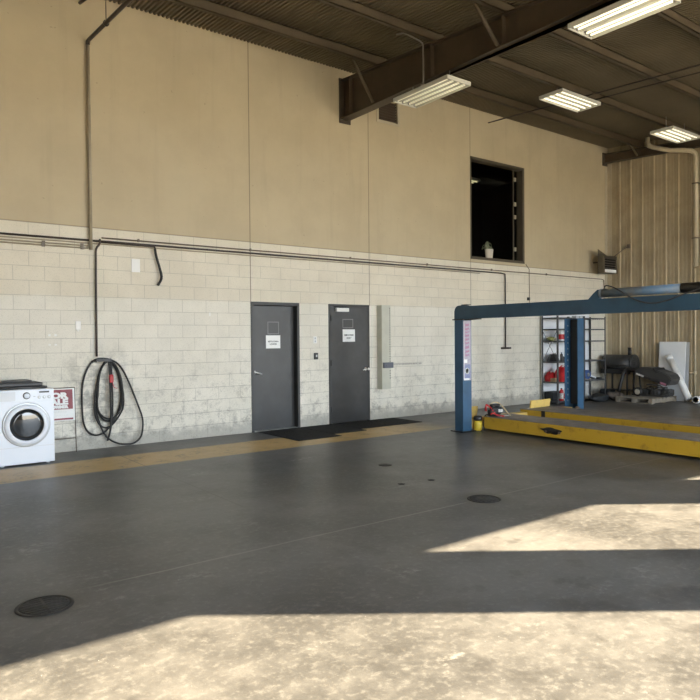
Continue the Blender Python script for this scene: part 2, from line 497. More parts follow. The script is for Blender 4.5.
# ------------------------------------------------------------------ the setting
def holed_wall(name, mats, axis, at, thick, u0, u1, z0, z1, holes, depth_of=None):
    """Wall slab with rectangular holes; axis 'Y': spans X at Y=at..at+thick."""
    us = sorted({u0, u1, *[h[i] for h in holes for i in (0, 1)]})
    zs = sorted({z0, z1, *[h[i] for h in holes for i in (2, 3)]})
    mb = MB()
    for a, b in zip(us, us[1:]):
        for c, d in zip(zs, zs[1:]):
            if any(h[0] - 1e-6 <= a and b <= h[1] + 1e-6 and h[2] - 1e-6 <= c and d <= h[3] + 1e-6 for h in holes):
                continue
            if axis == 'Y':
                mb.box(a, b, at, at + thick, c, d)
            else:
                mb.box(at, at + thick, a, b, c, d)
    bmesh.ops.remove_doubles(mb.bm, verts=mb.bm.verts[:], dist=1e-5)
    # drop the faces shared by two cells
    seen = {}
    for f in mb.bm.faces:
        seen.setdefault(frozenset(v.index for v in f.verts), []).append(f)
    mb.bm.verts.index_update()
    seen = {}
    for f in mb.bm.faces:
        seen.setdefault(tuple(sorted(v.index for v in f.verts)), []).append(f)
    kill = [f for fs in seen.values() if len(fs) > 1 for f in fs]
    bmesh.ops.delete(mb.bm, geom=kill, context='FACES')
    return struct(mb, name, mats)

mb = MB()
mb.box(LX - .3, RX + .3, FY - .3, WY + 4.2, -.25, 0)
struct(mb, 'floor', 'floor')
mb = MB()
mb.box(-45, 60, -60, FY - .3, -.27, -.01)
struct(mb, 'ground_outside', 'apron')

D1 = (5.47, 6.45, 0., 2.235)
D2 = (7.09, 8.06, 0., 2.235)
W1 = (10.93, 12.78, 3.32, 5.57)
V1 = (8.33, 8.82, 5.87, 6.30)
holed_wall('wall_back', 'wall', 'Y', WY, .22, LX - .2, RX + .2, 0, 6.66, [D1, D2, W1, V1])

# ribbed siding on the right wall
mb = MB()
prof = []
y = FY
yr = 9.69
ribs = [yr - .3095 * k for k in range(0, 40)]
ribs = sorted(r for r in ribs if r > FY + .1)
pts = [(FY, RX)]
for i, r in enumerate(ribs):
    pts += [(r - .035, RX), (r - .018, RX - .032), (r + .018, RX - .032), (r + .035, RX)]
    for q in (.10, .2):
        if r + q + .03 < WY:
            pts += [(r + q - .018, RX), (r + q - .008, RX - .007), (r + q + .008, RX - .007), (r + q + .018, RX)]
pts += [(WY, RX)]
pts.sort(key=lambda p: p[0])
lo = [mb.bm.verts.new((x, yy, 0)) for yy, x in pts]
hi = [mb.bm.verts.new((x, yy, deck_z(yy) + .02)) for yy, x in pts]
lo2 = [mb.bm.verts.new((RX + .15, yy, 0)) for yy, x in pts]
hi2 = [mb.bm.verts.new((RX + .15, yy, deck_z(yy) + .02)) for yy, x in pts]
for i in range(len(pts) - 1):
    for q in ((lo[i], lo[i + 1], hi[i + 1], hi[i]), (lo2[i], lo2[i + 1], hi2[i + 1], hi2[i]), (hi[i], hi[i + 1], hi2[i + 1], hi2[i])):
        mb.bm.faces.new(q)
struct(mb, 'wall_right', 'siding')
mb = MB()
mb.box(LX - .2, LX, FY, WY, 0, 6.5)
struct(mb, 'wall_left', 'siding')
# front wall: bay doors stand open
HD = 4.475
BAYS = [(a, b, 0, HD) for a, b in ((-.35, 2.05), (3.4, 5.8), (7.15, 9.60), (11.13, 13.67), (15.0, 16.1))]
holed_wall('wall_front', 'side', 'Y', FY - .25, .25, LX - .2, RX + .2, 0, 5.76, BAYS)

# corrugated roof deck, ridges running away from the back wall
mb = MB()
pitch, amp = .0677, .015
xs = []
x = LX - .2
while x < RX + .2:
    xs += [(x, amp), (x + pitch * .38, amp), (x + pitch * .5, -amp), (x + pitch * .88, -amp)]
    x += pitch
rows = []
for yy in (FY - .26, WY + .24):
    rows.append([mb.bm.verts.new((x, yy, deck_z(yy) + dz)) for x, dz in xs])
for i in range(len(xs) - 1):
    mb.bm.faces.new((rows[0][i], rows[0][i + 1], rows[1][i + 1], rows[1][i]))
rows2 = []
for yy in (FY - .26, WY + .24):
    rows2.append([mb.bm.verts.new((x, yy, deck_z(yy) + .06)) for x in (LX - .2, RX + .25)])
mb.bm.faces.new((rows2[0][0], rows2[0][1], rows2[1][1], rows2[1][0]))
struct(mb, 'ceiling', 'deck')

# corner flashing
mb = MB()
mb.box(16.15, RX - .001, WY - .012, WY - .002, 0.02, 6.18)
mb.box(RX - .045, RX - .033, 9.90, WY - .013, .02, 6.18)
struct(mb, 'trim_1', 'flash')

# ---- rafters
def ibeam(mb, xc, y0, y1, zb, ztop, fw, tf=.02, tw=.014):
    """Tapered I-section along Y; ztop(y)."""
    mb.box(xc - fw / 2, xc + fw / 2, y0, y1, zb, zb + tf)
    for (a0, a1, b0, b1) in ((xc - tw / 2, xc + tw / 2, zb + tf, None), (xc - fw / 2, xc + fw / 2, None, None)):
        vs = []
        for xx in (a0, a1):
            for yy in (y0, y1):
                lo_ = b0 if b0 is not None else ztop(yy) - tf
                hi_ = ztop(yy) - (tf if b0 is not None else 0)
                vs.append([mb.bm.verts.new((xx, yy, lo_)), mb.bm.verts.new((xx, yy, hi_))])
        A, B, D, E = vs
        for q in ((A[0], A[1], B[1], B[0]), (D[0], E[0], E[1], D[1]), (A[0], D[0], D[1], A[1]), (B[0], B[1], E[1], E[0]), (A[1], B[1], E[1], D[1]), (A[0], B[0], E[0], D[0])):
            mb.bm.faces.new(q)

PD = .19
def raft_top(y):
    return deck_z(y) - amp - PD
BX = 7.5
T = thing('roof_beam', (BX, WY - .02, 5.69), 'deep dark brown steel beam crossing the ceiling from the back wall above the doors', 'beam')
mb = MB(); ibeam(mb, BX, FY + .02, WY - .03, 5.69, raft_top, .2)
web = fin(mb, 'web_and_flanges', 'primer', T)
for yy in (7.62, 6.18, 4.7, 9.75):
    mb = MB(); mb.box(BX - .09, BX - .008, yy, yy + .02, 5.712, raft_top(yy) - .022)
    fin(mb, 'stiffener', 'primer', T)
mb = MB(); mb.box(BX - .13, BX + .13, WY - .029, WY - .005, 5.62, 6.45, .004)
fin(mb, 'end_plate', 'primer', T)
PY = (9.0, 7.6, 6.2, 4.8, 3.4)
for yy, xt in ((9.02, 6.95), (6.22, 6.93)):
    mb = MB(); mb.tube([(BX - .085, yy + .05, 5.73), (xt, yy + .05, deck_z(yy) - amp - PD + .05)], .028, 4)
    fin(mb, 'flange_brace', 'purlin', T)

T = thing('roof_beam', (16.12, WY - .02, 6.1), 'dark end beam running along the top of the ribbed metal wall', 'beam')
def rb(y):
    return 6.19 - .055 * (WY - y)
mb = MB()
ibeam(mb, 16.12, 3.0, WY - .03, 5.62, raft_top, .16) if False else None
for (xa, xb_, da, db) in ((16.04, 16.2, 0, .018), (16.112, 16.128, .018, .99)):
    vs = []
    for xx in (xa, xb_):
        for yy in (2.5, WY - .03):
            t = raft_top(yy)
            l = rb(yy) + da
            h = rb(yy) + db if db < .9 else t - .018
            vs.append([mb.bm.verts.new((xx, yy, l)), mb.bm.verts.new((xx, yy, h))])
    A, B, D, E_ = vs
    for q in ((A[0], A[1], B[1], B[0]), (D[0], E_[0], E_[1], D[1]), (A[0], D[0], D[1], A[1]), (B[0], B[1], E_[1], E_[0]), (A[1], B[1], E_[1], D[1]), (A[0], B[0], E_[0], D[0])):
        mb.bm.faces.new(q)
vs = []
for xx in (16.04, 16.2):
    for yy in (2.5, WY - .03):
        t = raft_top(yy)
        vs.append([mb.bm.verts.new((xx, yy, t - .018)), mb.bm.verts.new((xx, yy, t))])
A, B, D, E_ = vs
for q in ((A[0], A[1], B[1], B[0]), (D[0], E_[0], E_[1], D[1]), (A[0], D[0], D[1], A[1]), (B[0], B[1], E_[1], E_[0]), (A[1], B[1], E_[1], D[1]), (A[0], B[0], E_[0], D[0])):
    mb.bm.faces.new(q)
fin(mb, 'web_and_flanges', 'primer', T)
mb = MB(); mb.box(16.03, 16.24, WY - .028, WY - .005, 6.12, 6.46, .004)
fin(mb, 'end_plate', 'primer', T)
mb = MB(); mb.tube([(16.04, 9.05, 6.17), (15.62, 9.05, deck_z(9.05) - amp - .12)], .028, 4)
fin(mb, 'flange_brace', 'purlin', T)

# ---- purlins (channel sections along X, resting on the rafters)
PL = ['purlin closest to the back wall, running under the corrugated deck', 'second purlin out from the back wall, over two short lights',
      'third purlin out from the back wall under the corrugated deck', 'fourth purlin out from the back wall, crossing the top edge', 'fifth purlin out from the back wall, nearest the bay doors']
for yy, lb in zip(PY, PL):
    top = deck_z(yy) - amp - .004
    bot = raft_top(yy) + .003
    mb = MB()
    mb.box(LX + .02, RX - .04, yy - .006, yy + .006, bot, top)
    mb.box(LX + .02, RX - .04, yy - .07, yy + .006, bot, bot + .012)
    mb.box(LX + .02, RX - .04, yy - .006, yy + .07, top - .012, top)
    mb.box(LX + .02, RX - .04, yy - .07, yy - .062, bot, bot + .03)
    solo(mb, 'roof_purlin', 'purlin', 'brown steel ' + lb, 'purlin', 'purlins under the roof deck')

# rods under the roof in the right bay
mb = MB(); mb.cyl((11.52, WY - .01, 6.40), (11.15, 3.2, 5.90), .014, n=8)
solo(mb, 'brace_rod', 'pipeblk', 'thin dark rod running out from the back wall left of the upper window', 'rod')
mb = MB(); mb.cyl((11.72, 7.5, 6.22), (11.55, 3.2, 5.915), .012, n=8)
solo(mb, 'brace_rod', 'pipeblk', 'shorter thin dark rod under the roof between the two small ceiling lights', 'rod')

# ------------------------------------------------------------------ doors
# door 1: set back in its frame
x0, x1, z1 = D1[0], D1[1], D1[3]
mb = MB()
for a, b, c, d in ((x0, x0 + .05, 0, z1), (x1 - .05, x1, 0, z1), (x0 + .05, x1 - .05, z1 - .055, z1)):
    mb.box(a, b, WY - .012, WY + .21, c, d, .004)
mb.box(x0 + .05, x1 - .05, WY + .15, WY + .19, z1 - .09, z1 - .055)
d1 = struct(mb, 'door_1', 'frame')
mb = MB(); mb.box(x0 + .052, x1 - .056, WY + .10, WY + .145, .012, z1 - .058, .003)
leaf = fin(mb, 'door_leaf', 'doorgrey', d1)
mb = MB()
mb.lathe([(.028, 0), (.03, -.008), (.012, -.012), (.011, -.05)], (x0 + .115, WY + .10, 1.02), 'Y', 16)
mb.tube([(x0 + .115, WY + .052, 1.02), (x0 + .15, WY + .05, 1.012), (x0 + .235, WY + .052, .985)], .011, 8, 1)
fin(mb, 'door_handle', 'chrome', leaf)
mb = MB(); mb.box(x0 + .05, x1 - .05, WY - .01, WY + .15, 0.001, .011)
fin(mb, 'threshold', 'steel', d1)

# door 2: flush, hinges on the left, opens outwards
x0, x1 = D2[0], D2[1]
mb = MB()
for a, b, c, d in ((x0, x0 + .045, 0, z1), (x1 - .045, x1, 0, z1), (x0 + .045, x1 - .045, z1 - .05, z1)):
    mb.box(a, b, WY - .010, WY + .21, c, d, .004)
d2 = struct(mb, 'door_2', 'frame')
mb = MB(); mb.box(x0 + .047, x1 - .047, WY - .008, WY + .037, .012, z1 - .052, .003)
leaf2 = fin(mb, 'door_leaf', 'doorgrey', d2)
mb = MB()
mb.lathe([(.03, 0), (.032, -.008), (.013, -.012), (.012, -.05)], (x1 - .11, WY - .008, 1.0), 'Y', 16)
mb.tube([(x1 - .11, WY - .058, 1.0), (x1 - .15, WY - .06, 1.0), (x1 - .20, WY - .055, .985)], .011, 8, 1)
mb.lathe([(.02, 0), (.026, -.006), (.02, -.016), (.001, -.018)], (x1 - .035, WY - .010, 1.0), 'Y', 14)
fin(mb, 'door_handle', 'chrome', leaf2)
for zz in (.28, 1.14, 1.98):
    mb = MB(); mb.cyl((x0 + .046, WY - .018, zz - .055), (x0 + .046, WY - .018, zz + .055), .011, n=10)
    fin(mb, 'hinge', 'frame', d2)
mb = MB(); mb.box(7.24, 7.53, WY - .062, WY - .010, 2.095, 2.165, .006)
cl = fin(mb, 'door_closer', 'plate', d2)
mb = MB(); mb.tube([(7.3, WY - .05, 2.172), (7.45, WY - .12, 2.18), (7.2, WY - .03, 2.19)], .009, 6)
fin(mb, 'closer_arm', 'frame', cl)

for dd, (xa, xb) in ((d1, D1[:2]), (d2, D2[:2])):
    mb = MB(); mb.box(xa + .051, xb - .051, WY + .192, WY + .208, .002, z1 - .056); fin(mb, 'light_stop_panel', 'frame', dd)  # unseen panels added behind the doors to keep outside light out

def taped_sheet(x0, x1, z0, z1, yf, label, rows, txt=None):
    T = thing('paper_notice', ((x0 + x1) / 2, yf, z0), label, 'notice', 'paper notices taped to the grey doors')
    mb = MB(); mb.box(x0, x1, yf - .003, yf - .001, z0, z1)
    s = fin(mb, 'sheet', 'paper', T)
    if txt:
        for t, zc, sz in txt:
            mb = text_mb(t, sz, lambda u, v, w, zc=zc: ((x0 + x1) / 2 + u, yf - .003 - w, zc + v), .001, .001)
            fin(mb, 'print', 'ink', s)
    for (a, b, zc, h) in rows:
        mb = MB(); mb.box(a, b, yf - .0042, yf - .0032, zc - h / 2, zc + h / 2)
        fin(mb, 'print', 'ink', s)
    return T
taped_sheet(5.82, 6.11, 1.43, 1.66, WY + .10, 'white paper notice taped to the left grey door, two lines of print', [],
            [('RESTROOM &', 1.55, .035), ('LOUNGE', 1.505, .035)])
taped_sheet(7.41, 7.70, 1.53, 1.765, WY - .008, 'white paper notice taped to the right grey door under the pale closer', [],
            [('EMPLOYEES', 1.655, .042), ('ONLY', 1.60, .042)])
for pr, xa, xb, za, zb, yf in ((leaf, 5.855, 6.085, 1.68, 1.90, WY + .10), (leaf2, 7.41, 7.66, 1.79, 1.96, WY - .008)):
    mb = MB()
    t = .014
    for a, b, c, d in ((xa, xb, zb - t, zb), (xa, xb, za, za + t), (xa, xa + t, za + t, zb - t), (xb - t, xb, za + t, zb - t)):
        mb.box(a, b, yf - .0015, yf - .0005, c, d)
    fin(mb, 'tape_outline', 'tape', pr)

# ------------------------------------------------------------------ upper window and the dim room behind it
x0, x1, z0, z1 = W1
mb = MB()
t = .06
for a, b, c, d in ((x0, x1, z0, z0 + t), (x0, x1, z1 - t, z1), (x0, x0 + .03, z0 + t, z1 - t), (x1 - .07, x1, z0 + t, z1 - t)):
    mb.box(a, b, WY - .012, WY + .18, c, d, .004)
w = struct(mb, 'window_1', 'wingrey')
mb = MB(); mb.box(12.545, 12.575, WY + .13, WY + .17, z0 + t, z1 - t, .003)
mul = fin(mb, 'mullion', 'wingrey', w)
for zz in (3.66, 4.42, 4.72, 5.3):
    mb = MB(); mb.box(12.55, 12.62, WY + .10, WY + .129, zz - .045, zz + .045, .004)
    fin(mb, 'hinge', 'pipetan', mul)
mb = MB(); mb.box(x0 + .031, 12.544, WY + .145, WY + .151, z0 + t + .001, z1 - t - .001)
fin(mb, 'pane', 'glass', w)
mb = MB(); mb.box(12.576, x1 - .071, WY + .145, WY + .151, z0 + t + .001, z1 - t - .001)
fin(mb, 'pane', 'glass', w)
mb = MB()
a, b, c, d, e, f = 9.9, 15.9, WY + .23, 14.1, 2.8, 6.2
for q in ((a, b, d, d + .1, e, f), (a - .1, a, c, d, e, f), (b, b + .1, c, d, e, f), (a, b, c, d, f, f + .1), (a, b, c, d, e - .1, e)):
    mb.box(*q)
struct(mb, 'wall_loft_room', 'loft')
# frosted hangings faintly seen inside
T = thing('ceiling_light', (13.4, 12.6, 5.86), 'small lit ceiling light inside the dark room behind the upper window', 'ceiling light')
mb = MB(); mb.box(12.9, 13.98, 12.45, 12.75, 5.90, 5.97, .006); mb.cyl((13.4, 12.6, 5.97), (13.4, 12.6, 6.2), .012, n=8)
fin(mb, 'housing', 'fix', T)
for yy in (12.53, 12.67):
    mb = MB(); mb.cyl((12.95, yy, 5.885), (13.93, yy, 5.885), .014, n=10)
    fin(mb, 'tube', 'tubeloft', T)
# pot plant on the sill
T = thing('potted_plant', (11.6, WY + .075, z0 + t), 'small wilted plant in a cream pot on the upper window sill', 'plant')
mb = MB(); mb.lathe([(.085, 0), (.10, .01), (.125, .20), (.13, .205), (.118, .205), (.11, .17), (.001, .17)], (11.62, WY + .07, z0 + t), 'Z', 24, sx=1., sy=.5)
fin(mb, 'pot', 'pot', T)
mb = MB()
rnd = random.Random(3)
for k in range(34):
    aa = rnd.uniform(0, 2 * PI); L = rnd.uniform(.16, .3)
    cx, cz = 11.56, z0 + t + .17
    dx, dz = math.cos(aa) * L * .65, abs(math.sin(aa)) * L * .6 + .04
    dy = rnd.uniform(-.03, .03)
    mb.tube([(cx, WY + .07, cz), (cx + dx * .4, WY + .07 + dy * .5, cz + dz), (cx + dx * .8, WY + .07 + dy, cz + dz * .9), (cx + dx, WY + .07 + dy, cz + dz * .3)], .007, 5, 1)
fin(mb, 'leaves', 'leaf', T)

# vent by the big beam
T = thing('wall_vent', (8.575, WY, V1[2]), 'brown louvred vent high in the back wall, right under the big beam', 'vent')
mb = MB()
xa, xb, za, zb = V1
for a, b, c, d in ((xa - .05, xb + .05, za - .05, za), (xa - .05, xb + .05, zb, zb + .05), (xa - .05, xa, za, zb), (xb, xb + .05, za, zb)):
    mb.box(a, b, WY - .014, WY - .002, c, d)
fin(mb, 'vent_frame', 'flash', T)
for k in range(8):
    mb = MB(); mb.box(xa + .002, xb - .002, WY + .02, WY + .07, za + .008 + k * .052, za + .018 + k * .052, rot=Matrix.Rotation(-.7, 4, 'X'))
    fin(mb, 'louver', 'ventbr', T)
mb = MB(); mb.box(xa + .001, xb - .001, WY + .12, WY + .14, za + .001, zb - .001)
fin(mb, 'back_plate', 'ventbr', T)

# ------------------------------------------------------------------ pipes and wall fittings
def clip(mb, x, z, r):
    mb.box(x - .012, x + .012, WY - .05, WY - .002, z - r - .012, z + r + .012)

T = thing('wall_pipe', (2.0, WY, 3.055), 'long black iron pipe along the back wall ending in a drop with a cross bar', 'pipe')
mb = MB(); mb.tube([(LX + .05, WY - .035, 3.055), (11.9, WY - .035, 3.055), (12.04, WY - .035, 3.04), (12.05, WY - .035, 2.9), (12.05, WY - .035, 1.36)], .015, 10)
fin(mb, 'pipe_run', 'pipeblk', T)
mb = MB(); mb.cyl((11.93, WY - .035, 1.34), (12.22, WY - .035, 1.34), .02, n=8)
for xx in (11.93, 12.03, 12.12, 12.21):
    mb.box(xx - .015, xx + .015, WY - .055, WY - .012, 1.32, 1.36)
fin(mb, 'outlet_bar', 'pipeblk', T)
T = thing('wall_conduit', (2.0, WY, 3.10), 'brown conduit on the back wall running above the black iron pipe to the corner', 'conduit')
mb = MB(); mb.tube([(3.0, WY - .02, 3.108), (15.95, WY - .02, 3.108), (16.07, WY - .02, 3.09), (16.08, WY - .02, 2.95), (16.08, WY - .02, 2.2)], .011, 8)
fin(mb, 'pipe_run', 'pipebrown', T)
for xx in (3.55, 5.47, 7.6, 9.6, 11.6, 13.6):
    mb = MB(); mb.box(xx - .012, xx + .012, WY - .034, WY - .002, 3.09, 3.135)
    fin(mb, 'clip', 'pipebrown', T)
T = thing('wall_conduit', (4.0, WY, 3.02), 'thin pale conduit just under the black iron pipe on the back wall', 'conduit')
mb = MB(); mb.tube([(LX + .05, WY - .02, 3.015), (11.2, WY - .02, 3.015)], .009, 8)
fin(mb, 'pipe_run', 'pipetan', T)
T = thing('wall_conduit', (2.0, WY, 2.955), 'pair of short tan conduits lowest in the pipe bundle at the left', 'conduit')
mb = MB(); mb.tube([(LX + .05, WY - .02, 2.975), (2.80, WY - .02, 2.975)], .011, 8)
fin(mb, 'pipe_run', 'pipetan', T)
mb = MB(); mb.tube([(LX + .05, WY - .02, 2.94), (2.80, WY - .02, 2.94)], .011, 8)
fin(mb, 'pipe_run', 'pipetan', T)
for xx in (2.2, 2.72):
    mb = MB(); mb.box(xx - .02, xx + .02, WY - .034, WY - .003, 2.92, 3.0)
    fin(mb, 'clip', 'pipebrown', T)

T = thing('riser_pipe', (2.865, WY, 2.92), 'tall tan pipe rising up the back wall, bending out under the roof', 'pipe')
mb = MB(); mb.tube([(2.835, WY - .055, 2.92), (2.835, WY - .055, 5.88)], .024, 12)
fin(mb, 'upright', 'pipetan', T)
mb = MB(); mb.tube([(2.835, WY - .055, 5.88), (2.836, WY - .065, 5.92), (2.84, WY - .10, 5.935), (3.025, 7.0, 5.935), (3.25, 3.2, 5.935)], .028, 10)
fin(mb, 'overhead_run', 'pipeblk', T)
mb = MB(); mb.cyl((2.885, 9.28, 5.965), (2.885, 9.28, deck_z(9.28) - .012), .006, n=6); mb.lathe([(.036, -.012), (.042, -.012), (.042, .012), (.036, .012)], (2.885, 9.28, 5.935), 'Y', 14)
fin(mb, 'hanger', 'pipeblk', T)
mb = MB(); mb.tube([(2.74, WY - .02, 6.46), (2.76, WY - .12, 6.46), (2.86, WY - .8, 6.44)], .022, 8)
solo(mb, 'pipe_stub', 'pipeblk', 'short black pipe stub under the roof deck above the left pipe', 'pipe')

T = thing('drop_pipe', (2.90, WY, 1.3), 'thin black air pipe dropping down the back wall to the coiled hose', 'pipe')
mb = MB(); mb.tube([(2.96, WY - .07, 3.08), (2.955, WY - .07, 3.0), (2.91, WY - .065, 2.95), (2.905, WY - .04, 2.88), (2.90, WY - .035, 1.36)], .016, 10, 1)
fin(mb, 'pipe_run', 'pipeblk', T)
T = thing('branch_pipe', (3.78, WY, 2.45), 'black pipe stub with a short curved black hose hanging from the pipe run', 'pipe')
mb = MB(); mb.tube([(2.97, WY - .07, 3.04), (3.72, WY - .07, 3.035), (3.78, WY - .07, 3.03), (3.79, WY - .07, 2.98)], .015, 10)
fin(mb, 'pipe_run', 'pipeblk', T)
mb = MB(); mb.tube([(3.785, WY - .07, 3.0), (3.80, WY - .07, 2.9), (3.86, WY - .06, 2.71), (3.89, WY - .06, 2.6), (3.885, WY - .06, 2.53), (3.83, WY - .06, 2.44)], .019, 10, 2)
fin(mb, 'hose_end', 'blackrub', T)
T = thing('drop_wire', (12.94, WY, 2.47), 'thin dark conduit with a small box hanging below the upper window corner', 'conduit')
mb = MB(); mb.tube([(12.82, WY - .015, 3.31), (12.94, WY - .015, 3.2), (12.95, WY - .015, 2.3)], .007, 6)
fin(mb, 'pipe_run', 'pipebrown', T)
mb = MB(); mb.box(12.87, 12.93, WY - .05, WY - .003, 2.46, 2.53, .005)
fin(mb, 'small_box', 'blackpl', T)

# cover plates
mb = MB(); mb.box(3.44, 3.57, WY - .012, WY - .002, 2.63, 2.83, .003)
for a, b in ((3.455, 2.655), (3.555, 2.655), (3.455, 2.805), (3.555, 2.805)):
    mb.cyl((a, WY - .016, b), (a, WY - .011, b), .008, n=8)
solo(mb, 'cover_plate', 'plate', 'white rectangular cover plate high on the block wall by the short hose', 'cover plate')
mb = MB(); mb.box(2.615, 2.69, WY - .014, WY - .002, 1.75, 1.88, .012); mb.cyl((2.65, WY - .02, 1.74), (2.65, WY - .002, 1.74), .012, n=8)
solo(mb, 'cover_plate', 'plate', 'small whitish blank plate on the block wall left of the black drop pipe', 'cover plate')
T = thing('light_switch', (6.785, WY, 1.51), 'white double light switch plate between the two grey doors', 'switch')
mb = MB(); mb.box(6.745, 6.825, WY - .010, WY - .002, 1.51, 1.635, .003); fin(mb, 'plate', 'plate', T)
for zz in (1.545, 1.60):
    mb = MB(); mb.box(6.773, 6.797, WY - .02, WY - .0105, zz - .017, zz + .017, .003); fin(mb, 'rocker', 'silver', T)
T = thing('keypad_switch', (6.795, WY, 1.215), 'small black keypad box below the white switch between the doors', 'keypad')
mb = MB(); mb.box(6.755, 6.835, WY - .03, WY - .002, 1.215, 1.335, .004); fin(mb, 'case', 'blackpl', T)
mb = MB(); mb.box(6.785, 6.815, WY - .034, WY - .0305, 1.26, 1.30); fin(mb, 'button_pad', 'silver', T)

# pale slotted channel right of the doors
T = thing('wall_channel', (8.44, WY, .58), 'tall pale grey slotted steel channel fixed to the wall right of the doors', 'channel')
mb = MB()
xa, xb, ya = 8.25, 8.475, WY - .15
mb.box(xa, xb, ya, ya + .01, .60, 2.235); mb.box(xa, xa + .01, ya + .01, WY - .002, .60, 2.235); mb.box(xb - .01, xb, ya + .01, WY - .002, .60, 2.235)
mb.box(xa + .01, xb - .01, ya + .01, WY - .002, .60, .61); mb.box(xa + .01, xb - .01, ya + .01, WY - .002, 2.225, 2.235)
mb.mi = 1
for k in range(30):
    zz = .80 + k * .047
    if abs(zz - 1.05) > .07:
        mb.box(xb - .028, xb - .012, ya - .0025, ya - .0005, zz, zz + .022)
fin(mb, 'channel_body', ['chan', 'dark'], T)
mb = MB(); mb.box(xa + .02, xb + .03, ya - .05, ya - .003, 1.01, 1.12, .006); mb.cyl((xa + .08, ya - .06, 1.065), (xa + .08, ya - .048, 1.065), .02, n=10); mb.cyl((xb + .0, ya - .06, 1.075), (xb + .0, ya - .048, 1.075), .015, n=10)
fin(mb, 'sliding_clamp', 'clamp', T)

# ------------------------------------------------------------------ coiled air hose
T = thing('air_hose', (3.0, WY, .03), 'long black air hose looped over a wall hook under the black drop pipe', 'hose')
L1 = [(2.82, 1.27), (2.74, 1.15), (2.68, 0.92), (2.68, 0.58), (2.69, 0.41), (2.74, 0.27), (2.86, 0.2), (2.97, 0.22), (3.06, 0.3), (3.14, 0.42), (3.22, 0.56), (3.26, 0.7), (3.27, 0.89), (3.24, 1.08), (3.16, 1.25), (3.06, 1.3)]
L2 = [(2.82, 1.27), (2.89, 1.33), (3.03, 1.33), (3.17, 1.28), (3.27, 1.16), (3.38, 0.91), (3.49, 0.61), (3.56, 0.41), (3.56, 0.25), (3.51, 0.11), (3.39, 0.045), (3.27, 0.04), (3.14, 0.07), (3.02, 0.15), (2.95, 0.28), (2.9, 0.44), (2.87, 0.58), (2.89, 0.79), (2.9, 1.0), (2.94, 1.16), (3.01, 1.28)]
L3 = [(3.03, 1.29), (2.94, 1.18), (2.9, 0.95), (2.88, 0.72), (2.89, 0.56), (2.97, 0.46), (3.06, 0.43), (3.16, 0.47), (3.24, 0.61), (3.26, 0.82), (3.22, 1.06), (3.17, 1.22), (3.08, 1.29)]
L4 = [(3.05, 1.29), (2.96, 1.22), (2.89, 1.0), (2.85, 0.68), (2.85, 0.52), (2.9, 0.37), (2.99, 0.3), (3.08, 0.32), (3.19, 0.44), (3.28, 0.6), (3.27, 0.84), (3.23, 1.03), (3.18, 1.2), (3.08, 1.29)]
L5 = [(3.06, 1.29), (3.07, 1.02), (3.07, 0.66), (3.07, 0.38), (3.05, 0.2), (3.02, 0.12)]
L6 = [(3.10, 1.27), (3.10, 1.02), (3.11, 0.66), (3.09, 0.33), (3.03, 0.11)]
L7 = [(3.01, 1.28), (2.92, 1.09), (2.91, 0.84), (2.88, 0.61), (2.94, 0.45), (3.04, 0.39), (3.14, 0.42), (3.22, 0.58), (3.25, 0.82), (3.2, 1.13), (3.10, 1.28)]
mb = MB()
for L, yo in ((L1, .03), (L2, .05), (L3, .07), (L4, .045), (L5, .085), (L6, .06), (L7, .035)):
    n = len(L)
    mb.tube([(x, WY - yo - .02 * math.sin(PI * i / (n - 1)) - (.10 * max(0, .2 - z) / .2 if L is L2 else 0), z) for i, (x, z) in enumerate(L)], .0135, 8, 2)
fin(mb, 'hose_loops', 'blackrub', T)
mb = MB(); mb.box(3.055, 3.115, WY - .125, WY - .09, .97, 1.09, .012)
mb.tube([(3.10, WY - .11, .97), (3.12, WY - .11, .9), (3.17, WY - .10, .88)], .005, 6)
fin(mb, 'red_handle', 'red', T)
T = thing('hose_hook', (2.9, WY, 1.25), 'grey steel bracket on the block wall holding up the black hose', 'hook')
mb = MB(); mb.box(2.83, 3.08, WY - .012, WY - .002, 1.28, 1.30); mb.box(2.86, 2.89, WY - .16, WY - .012, 1.285, 1.295); mb.box(3.04, 3.07, WY - .16, WY - .012, 1.285, 1.295); mb.box(2.86, 3.07, WY - .165, WY - .155, 1.285, 1.33)
fin(mb, 'bracket', 'frame', T)

# ------------------------------------------------------------------ washing machine
wx0, wx1, wy0, wy1 = 1.455, 2.137, 9.27, 9.87
T = thing('washing_machine', ((wx0 + wx1) / 2, 9.6, 0), 'white front-loading washing machine standing against the block wall', 'washing machine')
mb = MB(); mb.box(wx0, wx1, wy0, wy1, .018, .975, .012, 3)
for a in (wx0 + .07, wx1 - .07):
    for b in (wy0 + .07, wy1 - .07):
        mb.cyl((a, b, 0), (a, b, .02), .025, n=12)
body = fin(mb, 'body', 'enamel', T)
mb = MB(); mb.box(wx0 + .006, wx1 - .006, wy0 - .006, wy0 - .0005, .815, .967, .0025)
pan = fin(mb, 'control_panel', 'enamel', T)
mb = MB(); mb.box(wx0 + .02, wx1 - .02, wy0 - .004, wy0 - .0005, .235, .245)
fin(mb, 'panel_seam', 'panelwhite', T)
wcx, wcz = 1.80, .525
mb = MB(); mb.lathe([(.283, 0), (.285, -.012), (.275, -.016), (.265, -.016), (.263, -.016)], (wcx, wy0 - .0005, wcz), 'Y', 64)
mb.lathe([(.001, -.001), (.258, -.001)], (wcx, wy0 - .0005, wcz), 'Y', 64)
fin(mb, 'door_bezel', 'silver', T)
mb = MB(); mb.lathe([(.262, -.004), (.260, -.026), (.248, -.038), (.222, -.048), (.208, -.048), (.202, -.04), (.201, -.02), (.201, -.006)], (wcx, wy0, wcz), 'Y', 64)
ring = fin(mb, 'door_ring', 'enamel', T)
